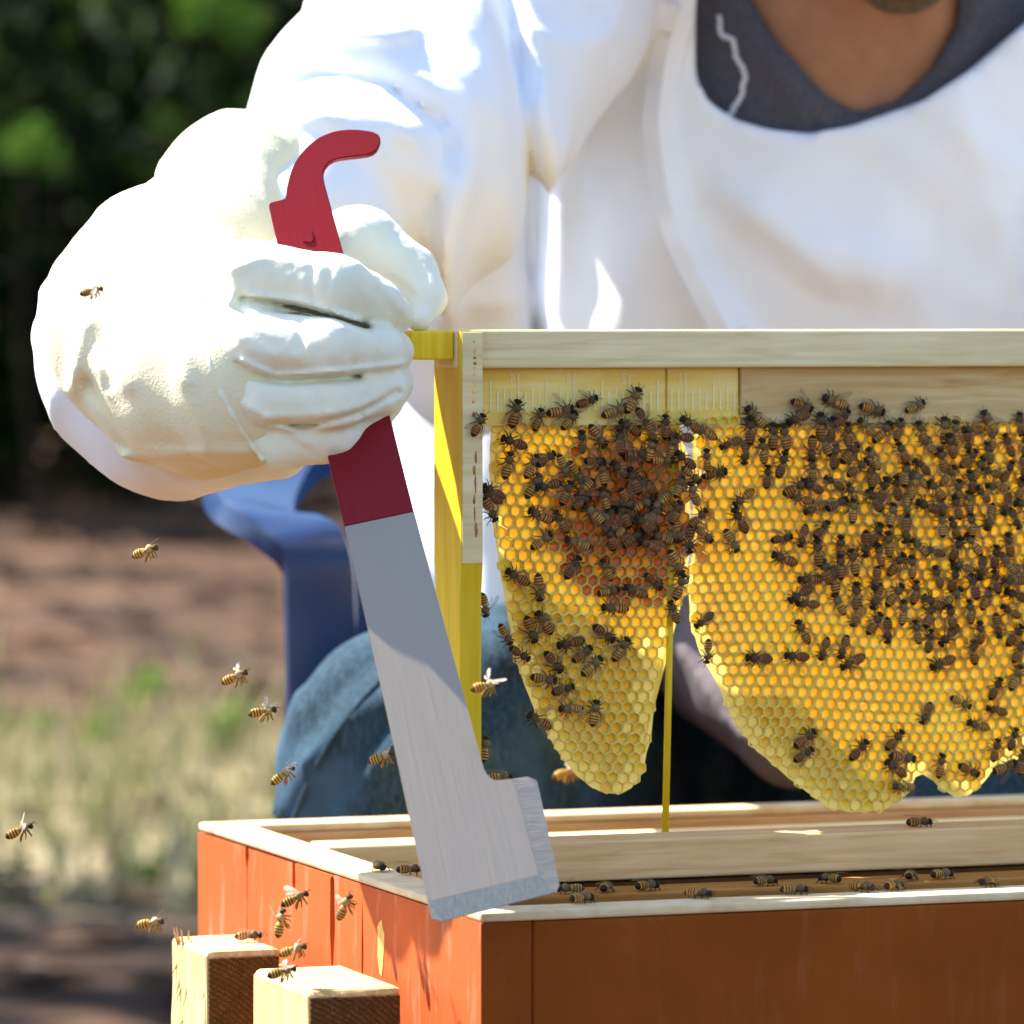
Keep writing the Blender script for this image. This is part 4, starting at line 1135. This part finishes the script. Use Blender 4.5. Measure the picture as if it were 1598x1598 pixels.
gl = bpy.data.objects.new('glove', None); COL.objects.link(gl); gl.parent = pr
gl['label'] = 'cream leather beekeeping glove with canvas gauntlet'
def part_world(o):
    o.location = -pr.location
o = sdf_obj('gauntlet', gaunt, (P(30, 0, 2.2).x, 2.12, P(0, 800, 2.18).z), (P(640, 0, 2.45).x, 2.56, P(0, 140, 2.4).z), .0026, M['canvas'], gl); part_world(o)
o = sdf_obj('leather_hand', hand, (P(290, 0, 2.15).x, 2.085, P(0, 775, 2.12).z), (P(705, 0, 2.22).x, 2.29, P(0, 310, 2.2).z), .0011, M['leather'], gl); part_world(o)

_hg = lambda X, Y, Z: np.minimum(hand(X, Y, Z), gaunt(X, Y, Z))
hem = smooth_path([P(x, y, surf_y(_hg, x, y, 2.05, 2.3) + .0004) for x, y in ((306, 440), (314, 500), (323, 548), (346, 612), (368, 655), (390, 690), (412, 718))], 40)
o = mesh_obj('hem', *tube_mesh(hem, [.0013 + .0003 * math.sin(i * 1.3) for i in range(41)], 7), M['leather'], gl, True); part_world(o)
# the other arm holds the far end of the frame (beyond the picture): mirrored glove and its sleeve
_C = uv2w((FU0 + FU1) / 2, VH, .5); _U = Vector((CA, SA, 0))
REF = Matrix.Identity(3)
for i in range(3):
    for j in range(3): REF[i][j] -= 2 * _U[i] * _U[j]
RM = Matrix.Translation(_C) @ REF.to_4x4() @ Matrix.Translation(-_C)
g2 = bpy.data.objects.new('glove', None); COL.objects.link(g2); g2.parent = pr
for ch_ in [q_ for q_ in gl.children if q_.name.startswith('leather')]:
    c2 = ch_.copy(); COL.objects.link(c2); c2.parent = g2
    c2.matrix_local = Matrix.Translation(-pr.location) @ RM
_w = RM @ P(392, 575, 2.165)
_sh = P(1790, -60, 2.80); _el = Vector((.60, 2.76, .80))
def sleeve2(X, Y, Z):
    d = s_cap(X, Y, Z, _sh, _el, .070, .064)
    d = smin(d, s_cap(X, Y, Z, _el, _w, .064, .038), .03)
    return d - .004 * crease(X, Y, Z * .8, 26, 3) - .002 * wob(X, Y, Z, 70, 2)
sdf_obj('sleeve', sleeve2, (.26, 2.31, .62), (.74, 2.94, 1.05), .006, M['suit'], pr)
# ------------------------------------------------------------------ hive tool: flat steel bar on its own tilted plane
YT0, YT1 = 2.236, 2.020                      # depth of the plane at rows 210 and 1430
def tp(px, py, off=0.0):
    Yt = 1 / (1 / YT0 + (1 / YT1 - 1 / YT0) * (py - 210) / 1220.0)
    return P(px, py, Yt) + TN * off
TN = Vector((0, -1, 0))
_a, _b, _c = tp(500, 300), tp(600, 900), tp(700, 350)
TN = (_b - _a).cross(_c - _a).normalized()
if TN.y > 0: TN = -TN
tl = thing('hive_tool', tp(775, 1415), 'steel hive tool with red hooked handle held in the glove', 'hive tool')
TT = .0023
_z = (tp(565, 950) - tp(672, 1430)).normalized(); _y = -TN; _x = _y.cross(_z).normalized(); _z = _x.cross(_y)
TM = Matrix((_x, _y, _z)).transposed(); tl.rotation_euler = TM.to_euler(); TMI = TM.inverted()
def tw(x, y, z): return TMI @ (tp(x, y, z) - tl.location)
def tool_part(name, pts, mat, z0=0.0, z1=TT, bev=.0004, parent=None):
    bm = bmesh.new()
    a = [bm.verts.new(tw(x, y, z1)) for x, y in pts]; b = [bm.verts.new(tw(x, y, z0)) for x, y in pts]
    f1_ = bm.faces.new(a); bm.faces.new(b[::-1]); n_ = len(pts)
    for i in range(n_): bm.faces.new((a[i], b[i], b[(i + 1) % n_], a[(i + 1) % n_]))
    bmesh.ops.recalc_face_normals(bm, faces=bm.faces[:])
    if bev > 0:
        ed = [e for e in bm.edges if all(v in a for v in e.verts)]
        bmesh.ops.bevel(bm, geom=ed, offset=bev, segments=2, affect='EDGES')
    return bm_obj(name, bm, mat, parent or tl)
hook = [(590, 214), (582, 210), (570, 208), (557, 206.5), (545, 206.5), (532, 207.5), (520, 210), (509, 214), (498, 219), (488, 226), (478, 235), (469, 245), (461, 257), (455, 270), (451, 284), (448, 298), (447, 309), (445, 314), (440, 316), (424, 320), (421, 322), (420, 326),
        (430, 370), (538, 826), (646, 803), (608, 652), (540, 415), (516, 325), (507, 292), (505, 281), (505, 273), (508, 265), (513, 259), (520, 254.5), (530, 251.5), (545, 249.5), (560, 248), (573, 246), (582, 243), (588, 238), (592, 231), (594, 224), (593, 218)]
tool_part('handle', hook, M['red'])
# punched notch mark in the handle
tool_part('notch', [(473, 383), (476, 372), (482, 364), (487, 366), (490, 378), (487, 384)], M['red'], TT, TT + .0006, .0002)
blade = [(538.3, 826.5), (600, 1098), (668, 1411), (840, 1370), (806, 1238), (798, 1220), (790, 1220.5), (780, 1222), (772, 1222), (766, 1219), (760, 1213), (755, 1204), (700, 1002), (646.3, 803.5)]
tool_part('blade', blade, M['steel'], bev=0)
def bevel_part(name, inner, outer, mat='bevel'):
    """ground edge sloping down from the blade face"""
    n_ = len(inner)
    vs = [tw(x, y, TT - .0001) for x, y in inner] + [tw(x, y, .0005) for x, y in outer] + [tw(x, y, 0) for x, y in inner] + [tw(x, y, 0) for x, y in outer]
    fs = []
    for i in range(n_ - 1):
        fs += [(i, i + 1, n_ + i + 1, n_ + i), (2 * n_ + i, 3 * n_ + i, 3 * n_ + i + 1, 2 * n_ + i + 1), (n_ + i, n_ + i + 1, 3 * n_ + i + 1, 3 * n_ + i)]
    fs += [(0, n_, 3 * n_, 2 * n_), (n_ - 1, 3 * n_ - 1, 4 * n_ - 1, 2 * n_ - 1)]
    mesh_obj(name, vs, fs, M[mat], tl)
bevel_part('ground_edge', [(798, 1220), (806, 1238), (823, 1303), (840, 1370)], [(824, 1213), (838, 1219), (856, 1300), (873, 1382)])
bevel_part('ground_edge', [(668, 1411), (754, 1390.5), (840, 1370)], [(674, 1435), (690, 1438.5), (868, 1393)], 'bevel2')
bevel_part('ground_edge', [(840, 1370), (840, 1370)], [(873, 1382), (868, 1393)])

# ------------------------------------------------------------------ honey bees
def bee_mesh(pal, fly=False, thin=1.0, seed=0):
    rs = random.Random(seed)
    amber, dark, thor = pal
    prof = []      # x, radius, height, colour (mm)
    xs = np.linspace(-6.3, 0.2, 23)
    for i, x in enumerate(xs):
        t = (x + 6.3) / 6.5
        r = 2.15 * thin * (max(0.0, 1 - (2 * t - 1.05) ** 2 if t < .52 else 1 - ((t - .52) / .52) ** 2 * .80)) ** .55
        if i == 0: r = .12
        band = (i % 4)
        c = dark if (band in (0, 1) or i < 4) else amber
        if i > 18: c = tuple(a * .8 + b * .2 for a, b in zip(amber, dark))
        prof.append((x, r * (1 + (.035 if band == 0 else 0)), -.28 * (1 - t) ** 1.6, c))
    for x, r, h, c in ((.45, .75, .05, dark), (.9, 1.35, .1, thor), (1.5, 1.85, .18, thor), (2.2, 2.0, .22, thor), (2.9, 1.85, .18, thor), (3.5, 1.35, .08, thor), (3.9, .8, -.02, dark),
                       (4.25, 1.25, -.1, dark), (4.7, 1.62, -.18, dark), (5.2, 1.55, -.28, dark), (5.6, 1.15, -.38, dark), (5.85, .4, -.45, dark)):
        prof.append((x, r, h, c))
    S = 12; vs, fs, cs = [], [], []
    for x, r, h, c in prof:
        for k in range(S):
            an = 2 * math.pi * k / S
            head = x > 4.1
            wv_ = r * (1.12 if head else 1.0); hv_ = r * (.9 if head else .92)
            jit = 1 + (rs.uniform(-.05, .05) if .8 < x < 3.6 else 0)
            vs.append((x, math.cos(an) * wv_ * jit, math.sin(an) * hv_ * jit + h))
            f_ = rs.uniform(.8, 1.2); cs.append(tuple(min(1, q * f_) for q in c))
    n_ = len(prof)
    for i in range(n_ - 1):
        for k in range(S): fs.append((i * S + k, i * S + (k + 1) % S, (i + 1) * S + (k + 1) % S, (i + 1) * S + k))
    fs.append(tuple(range(S))[::-1]); fs.append(tuple((n_ - 1) * S + k for k in range(S)))
    def limb(pts, rad, c, sides=4):
        v, f = tube_mesh(pts, rad, sides); b = len(vs)
        vs.extend([tuple(q) for q in v]); fs.extend([tuple(q + b for q in g) for g in f]); cs.extend([c] * len(v))
    lg = tuple(a * .5 + b * .5 for a, b in zip(dark, amber)) if fly else dark
    for s in (-1, 1):
        g = -2.3 if not fly else -3.6
        j = lambda: rs.uniform(-.4, .4)
        if fly:
            for x0, dx in ((3.0, .4), (2.2, -.8), (1.4, -2.2)):
                limb([(x0, s * .9, -1.1), (x0 + dx * .6 + j() * .3, s * 1.6, -2.3), (x0 + dx + j(), s * 1.2, -3.4), (x0 + dx * 1.4 + j(), s * 1.0, -4.4)], [.32, .34, .3 if x0 > 1.5 else .5, .16], lg)
        else:
            for x0, dx, sp in ((3.1, 1.7, 2.9), (2.2, .1, 3.4), (1.4, -2.4, 3.1)):
                limb([(x0, s * 1.1, -.9), (x0 + dx * .55 + j() * .4, s * (sp * .72), -.1), (x0 + dx * .95 + j(), s * (sp + j()), -1.4), (x0 + dx * 1.35 + j(), s * (sp + .55 + j()), g)], [.26, .28, .20, .11], lg)
        limb([(5.5, s * .45, .2), (6.5, s * .9, .65), (7.6 + j(), s * 1.6, .25 + j())], [.13, .12, .1], dark)
    me = bpy.data.meshes.new('honey_bee'); me.from_pydata([tuple(.001 * q for q in v) for v in vs], [], fs); me.update()
    me.polygons.foreach_set('use_smooth', [True] * len(me.polygons)); set_col(me, np.array(cs)); me.materials.append(M['bee'])
    return me
def wing_mesh(side, mat='wing'):
    """fore and hind wing of one side, root at origin, reaching back along -x"""
    vs, fs = [], []
    fore = [(0, 0), (-1.5, .75), (-4.5, 1.35), (-7.2, 1.5), (-8.6, .9), (-8.7, .1), (-7.4, -.75), (-5, -1.0), (-2, -.55)]
    hind = [(-.6, -.3), (-2.2, -.75), (-4.6, -1.2), (-6.0, -1.6), (-6.2, -2.2), (-5.0, -2.5), (-3.0, -2.1), (-1.4, -1.3)]
    for pts, z in ((fore, 0), (hind, -.12)):
        b = len(vs); cx = sum(p[0] for p in pts) / len(pts); cy = sum(p[1] for p in pts) / len(pts)
        vs.append((cx, side * cy, z + .22))
        for x, y in pts: vs.append((x, side * y, z + .03 * y * y))
        for k in range(len(pts)): fs.append((b, b + 1 + k, b + 1 + (k + 1) % len(pts)))
    me = bpy.data.meshes.new('wing'); me.from_pydata([tuple(.001 * q for q in v) for v in vs], [], fs); me.update(); me.materials.append(M[mat])
    me.polygons.foreach_set('use_smooth', [True] * len(me.polygons))
    return me
PALS = [((.42, .17, .03), (.020, .012, .007), (.095, .06, .026)), ((.54, .25, .042), (.024, .014, .008), (.125, .08, .033)), ((.30, .115, .025), (.015, .010, .007), (.07, .045, .021)), ((.64, .34, .065), (.03, .018, .01), (.18, .12, .05))]
BEE = [bee_mesh(p, seed=i, thin=1 - .05 * (i % 2)) for i, p in enumerate(PALS)]
FLY = [bee_mesh(((.80, .47, .10), (.13, .075, .025), (.55, .40, .19)), True, seed=9), bee_mesh(((.62, .34, .07), (.05, .03, .012), (.36, .25, .11)), True, seed=10)]  # bright palettes paint the golden backlight on flying bees
for _m in FLY: _m.materials[0] = M['bee_lit']
WG = {s: wing_mesh(s) for s in (-1, 1)}; WF = {s: wing_mesh(s, 'wing_lit') for s in (-1, 1)}
def place_bee(pos, fwd, up, me, label, group, size=1.0, fly=False, spread=None):
    fwd = fwd.normalized(); left = up.cross(fwd).normalized(); up = fwd.cross(left)
    o = bpy.data.objects.new('honey_bee', me); COL.objects.link(o)
    o.matrix_world = Matrix.Translation(pos) @ Matrix((fwd, left, up)).transposed().to_4x4() @ Matrix.Scale(size, 4)
    tag(o, label, 'bee', group)
    for s in (-1, 1):
        wo = bpy.data.objects.new('wing', (WF if fly else WG)[s]); COL.objects.link(wo); wo.parent = o
        wo.location = (.0023, s * .0013, .0018)
        if fly: sp_ = (spread or 70) + rng.uniform(-12, 12); wo.rotation_euler = Euler((s * math.radians(rng.uniform(10, 45)), math.radians(rng.uniform(-5, 15)), -s * math.radians(sp_)), 'ZXY')
        else:
            wo.rotation_euler = (s * math.radians(rng.uniform(-14, 4)), math.radians(rng.uniform(-9, -3)), -s * math.radians(rng.choice((rng.uniform(4, 16), rng.uniform(8, 26), rng.uniform(25, 55)))))
    return o
NORM = Vector((SA, -CA, 0)); UD = Vector((CA, SA, 0))
VFACE = VM - CD - .0002
def comb_bee(px, py, ang, label, group, lift=0.0, me=None, tilt=0.0, v=None):
    v = VFACE if v is None else v
    u, z = px2u(px, py, v - .003)
    a = math.radians(ang)
    f = UD * math.cos(a) + Vector((0, 0, 1)) * math.sin(a)
    me = me or BEE[rng.choice((0, 0, 1, 1, 2, 2, 3))]
    if group:
        hd_ = ['facing away from the end bar', 'head up', 'facing the end bar', 'head down'][int(((ang + 45) % 360) // 90)]
        label = ['brown', 'amber', 'blackish', 'golden'][BEE.index(me)] + ' ' + label.replace('striped ', '').replace('honey bee', 'honey bee ' + hd_, 1)
    up = (NORM + UD * rng.uniform(-.22, .22) + Vector((0, 0, rng.uniform(-.22, .22)))).normalized()
    f = f + NORM * tilt
    return place_bee(uv2w(u, v, z) + NORM * (.0021 + lift), f, up, me, label, group, rng.uniform(.88, 1.08))
placed = []
def zone(x, y):
    if y < 640 and x < 1155: return ('striped honey bee at the ruler strip', 'bees on the ruler strip')
    if y < 655: return ('striped honey bee at the larger comb top edge', 'bees along the top of the larger comb')
    if x < 1075 and y < 880: return ('honey bee in the crowd on the smaller comb', 'bees crowded on the smaller comb')
    if x < 1075: return ('honey bee on open cells of the smaller comb', 'bees spread over the smaller comb')
    if y < 990 and x > 1180: return ('honey bee in the crowd on the larger comb', 'bees crowded on the larger comb')
    return ('honey bee on open cells of the larger comb', 'bees spread over the larger comb')
def add_bees(ox, oy, k, rows, lift=0.0):
    for x, y, a in rows:
        X_, Y_ = ox + x / k, oy + y / k
        if any(math.hypot(X_ - p[0], Y_ - p[1]) < 13 for p in placed): continue
        placed.append((X_, Y_)); l, g = zone(X_, Y_); comb_bee(X_, Y_, a, l, g, lift)
add_bees(1140, 900, 3.489, [(412, 882, 35), (405, 970, 30), (705, 945, 45), (900, 890, 45), (945, 985, -10), (905, 1045, 145), (950, 1145, 175), (1150, 1030, 80), (1305, 1055, -25), (1450, 945, 75), (1545, 885, 70),
    (1500, 1035, 20), (1590, 1010, 80), (1260, 685, -25), (1455, 730, 165), (1355, 810, 165), (1450, 610, 60), (1560, 550, 65), (1070, 745, -115), (1160, 470, 200), (1330, 410, 95), (1195, 320, -135), (1090, 350, 80),
    (1020, 300, 100), (860, 295, -90), (790, 255, 55), (690, 215, -115), (595, 150, 120), (400, 300, 120), (160, 445, 175), (365, 435, 175), (515, 395, -110), (620, 385, -110), (670, 465, 205), (425, 150, 175),
    (385, 95, 210), (1310, 190, 95), (1400, 120, 65), (1215, 110, 40), (1110, 140, 150), (1460, 270, -80), (1555, 320, 50), (1575, 410, 60), (1530, 190, 150), (1560, 100, 160), (945, 195, 85), (800, 110, -110),
    (900, 100, 50), (1010, 85, 80), (570, 20, 100), (440, 15, 180), (690, 105, 90)])
add_bees(640, 480, 2.663, [(440, 440, 75), (535, 465, 70), (435, 560, 160), (410, 655, 75), (510, 660, 60), (515, 740, 60), (350, 765, 150), (335, 840, -60), (630, 430, 10), (740, 390, 20), (855, 430, 20), (930, 385, 60),
    (550, 970, 35), (545, 865, 155), (630, 890, 120), (680, 1080, 55), (820, 1090, 115), (450, 1120, 150), (540, 1165, -85), (560, 1310, 125), (505, 1340, -70), (400, 1360, -60), (460, 1440, -30), (670, 1395, 190),
    (720, 1440, 35), (810, 1355, -35), (880, 1420, 55), (760, 1490, 40), (600, 1475, -50), (560, 1545, -10), (640, 1588, 15), (830, 1180, 10), (855, 1250, 175), (940, 1180, 160), (700, 980, 160), (1015, 1140, -40),
    (1100, 1265, 110), (1125, 1160, 70), (1110, 1060, -60), (1050, 955, 160), (1165, 965, -90), (930, 960, 35), (890, 920, 40), (1230, 520, 155), (1335, 565, 200), (1440, 455, 135), (1390, 790, 215), (1375, 885, 120),
    (1340, 970, -60), (1550, 960, 10), (1560, 1045, 160), (1225, 1300, -145), (1240, 1430, -95), (1450, 1455, 175), (1270, 690, 10)])
add_bees(700, 860, 1.78, [(408, 450, 80), (342, 438, 180), (318, 393, 20), (253, 472, 150)])
add_bees(1150, 600, 6.948, [(200, 350, 135), (720, 225, -20), (1080, 190, 160), (1480, 270, -15), (1470, 990, 95), (110, 1220, 30), (340, 1000, 85), (1070, 780, 85), (830, 930, 90), (400, 560, 90), (530, 570, 100),
    (1040, 490, 80), (1215, 540, 90), (920, 450, 90)])
add_bees(1370, 600, 7.009, [(420, 240, 25), (1570, 430, 95), (1230, 410, 125), (1440, 660, 110), (1570, 1140, 80), (490, 900, 140), (470, 1040, 140), (220, 1130, 95), (370, 1130, 95), (780, 1000, 50), (880, 1170, 80),
    (1010, 1290, 95), (1260, 600, 90), (860, 530, 90), (740, 500, 90), (490, 520, 110), (1050, 500, 180), (1250, 960, 160), (1430, 950, 60), (60, 520, 45)])
def crowd(poly, dmin, count, seed, dirs):
    rs = random.Random(seed); xs = [p[0] for p in poly]; ys = [p[1] for p in poly]; got = 0
    for _ in range(9000):
        if got >= count: break
        x, y = rs.uniform(min(xs), max(xs)), rs.uniform(min(ys), max(ys))
        ins = poly_sd(np.array([x]), np.array([y]), poly)[0] < 0
        if not ins or any(math.hypot(x - p[0], y - p[1]) < dmin for p in placed): continue
        placed.append((x, y)); got += 1
        l, g = zone(x, y); comb_bee(x, y, rs.choice(dirs) + rs.uniform(-25, 25), l, g, rs.uniform(0, .0032), tilt=rs.uniform(-.25, .25))
crowd([(845, 650), (1075, 645), (1110, 700), (1105, 840), (1075, 880), (1035, 850), (960, 850), (880, 830), (845, 770), (830, 700)], 20, 46, 21, [90, 90, 60, 120, 160, -60, 20, 200])
crowd([(1190, 650), (1590, 655), (1620, 700), (1620, 890), (1560, 950), (1440, 965), (1330, 940), (1255, 880), (1250, 780), (1200, 740), (1130, 700)], 20.5, 84, 22, [90, 90, 90, 60, 120, 140, 45, 180, -90])
crowd([(1250, 880), (1620, 850), (1620, 1010), (1500, 1010), (1330, 980)], 30, 6, 23, [90, 60, 120])
# bees off the comb
comb_bee(748, 663, 62, 'honey bee clinging to the front of the yellow end bar', None, v=VH - .0183 - .0004)
comb_bee(757, 945, -80, 'dark honey bee half hidden at the inner side of the end bar', None, v=VH - .0115)
comb_bee(768, 775, 150, 'honey bee peeking round the upper left edge of the smaller comb', None)
# bees walking on wood: feet on the surface, seen from the side
def wood_bee(px, py, v, ang, label, group=None, me=None, zs=None, roll=0.0):
    u, z = px2u(px, py, v)
    if zs is not None: z = zs
    a = math.radians(ang)
    f = UD * math.cos(a) - NORM * math.sin(a)
    return place_bee(uv2w(u, v, z + .0022), f, Vector((0, 0, 1)) + NORM * (.35 + roll), me or BEE[rng.choice((1, 3))], label, group, rng.uniform(.95, 1.05))
wood_bee(1435, 1285, .124, 0, 'large dark honey bee standing on the tan top bar', me=BEE[0], zs=ZR + .0143)
rimg = 'bees on the front rim'; riml = 'small honey bee perched on the pale front rim of the hive'
for x, a in ((908, 20), (1090, -40), (1240, -10), (1345, -60), (1545, 200), (1395, 30)):
    wood_bee(x, 1385, .019, a, riml, rimg, zs=ZR + .0002)
gl_, gg = 'honey bee on the sunken bar in the shaded gap of the hive', 'bees in the gap'
for x, a in ((890, 170), (945, 60), (1010, 20), (1195, 10), (1295, 120), (1420, 60), (1470, 20)):
    wood_bee(x, 1372, .082, a, gl_, gg, zs=ZR - .0033)
place_bee(uv2w(.012, px2v(592, .012), ZR + .0022), Vector((.3, -1, 0)), Vector((0, 0, 1)), BEE[3], 'pale honey bee walking on the sunlit left rim beside the blade', None)
place_bee(uv2w(.020, px2v(640, .02), ZR + .0022), Vector((1, .3, 0)), Vector((0, -.3, 1)), BEE[1], 'brown honey bee half hidden behind the steel blade on the left rim', None)
place_bee(P(388, 1463, 2.245) + Vector((0, 0, .001)), Vector((1, .2, .05)), Vector((0, -.4, 1)), BEE[1], 'honey bee standing on top of the splintered post', None)
place_bee(P(780, 1212, 2.225), Vector((1, .1, .1)), Vector((0, -.5, 1)), BEE[3], 'orange honey bee in the notch beside the wide end of the blade', None)
place_bee(P(757, 1168, 2.226), Vector((0.1, .1, 1)), Vector((.9, -.5, 0)), BEE[3], 'amber honey bee on the lower end bar above the notch of the blade', None)
# flying bees
def fly(px, py, Y, ang, toward, label, k=0, spread=70, roll=0.2, size=1.0):
    a = math.radians(ang); f = Vector((math.cos(a), toward, math.sin(a)))
    up = Vector((-math.sin(a) * .6 if math.cos(a) > 0 else math.sin(a) * .6, -roll, abs(math.cos(a)) + .3))
    place_bee(P(px, py, Y), f, up, FLY[k], label, None, size, True, spread)
fly(143, 454, 2.06, 15, .2, 'bee flying in front of the canvas gauntlet', 1, 75, .5, .8)
fly(226, 860, 2.15, 22, -.3, 'bee hovering alone in the air below the gauntlet', 0, 95)
fly(366, 1056, 2.16, 25, -.2, 'upper of two bees flying left of the chair leg', 0, 80)
fly(410, 1110, 2.16, 10, .2, 'lower of two bees flying left of the chair leg, wing raised', 0, 100)
fly(441, 1209, 2.18, 38, .1, 'bee flying right in front of the jeans edge', 0, 130)
fly(30, 1296, 2.12, 25, .1, 'dark striped bee flying farthest from the hive over the grass', 1, 100)
fly(595, 1181, 2.19, 20, -.1, 'bee flying between the knee and the steel blade', 0, 120)
fly(234, 1440, 2.10, 12, -.2, 'bee flying level beside the splintered post', 0, 100)
fly(460, 1402, 2.10, 25, .1, 'bee flying with outspread wings highest above the posts', 1, 60)
fly(437, 1440, 2.10, 80, .1, 'bee climbing steeply in the group above the posts', 0, 110)
fly(537, 1415, 2.09, 65, -.2, 'bee flying upward nearest the crack in the orange wall', 0, 70)
fly(457, 1482, 2.09, 20, -.2, 'golden bee flying just above the shorter post', 0, 90)
fly(440, 1516, 2.07, 15, .2, 'dark bee with blurred wings skimming the shorter post top', 1, 100)
fly(757, 1070, 2.05, 12, .3, 'soft pale bee flying in front of the end bar below the knee', 0, 110, .2, 1.0)
fly(884, 1205, 2.44, 20, .3, 'out of focus orange bee flying behind the smaller comb tip', 0, 110, .2, 1.2)
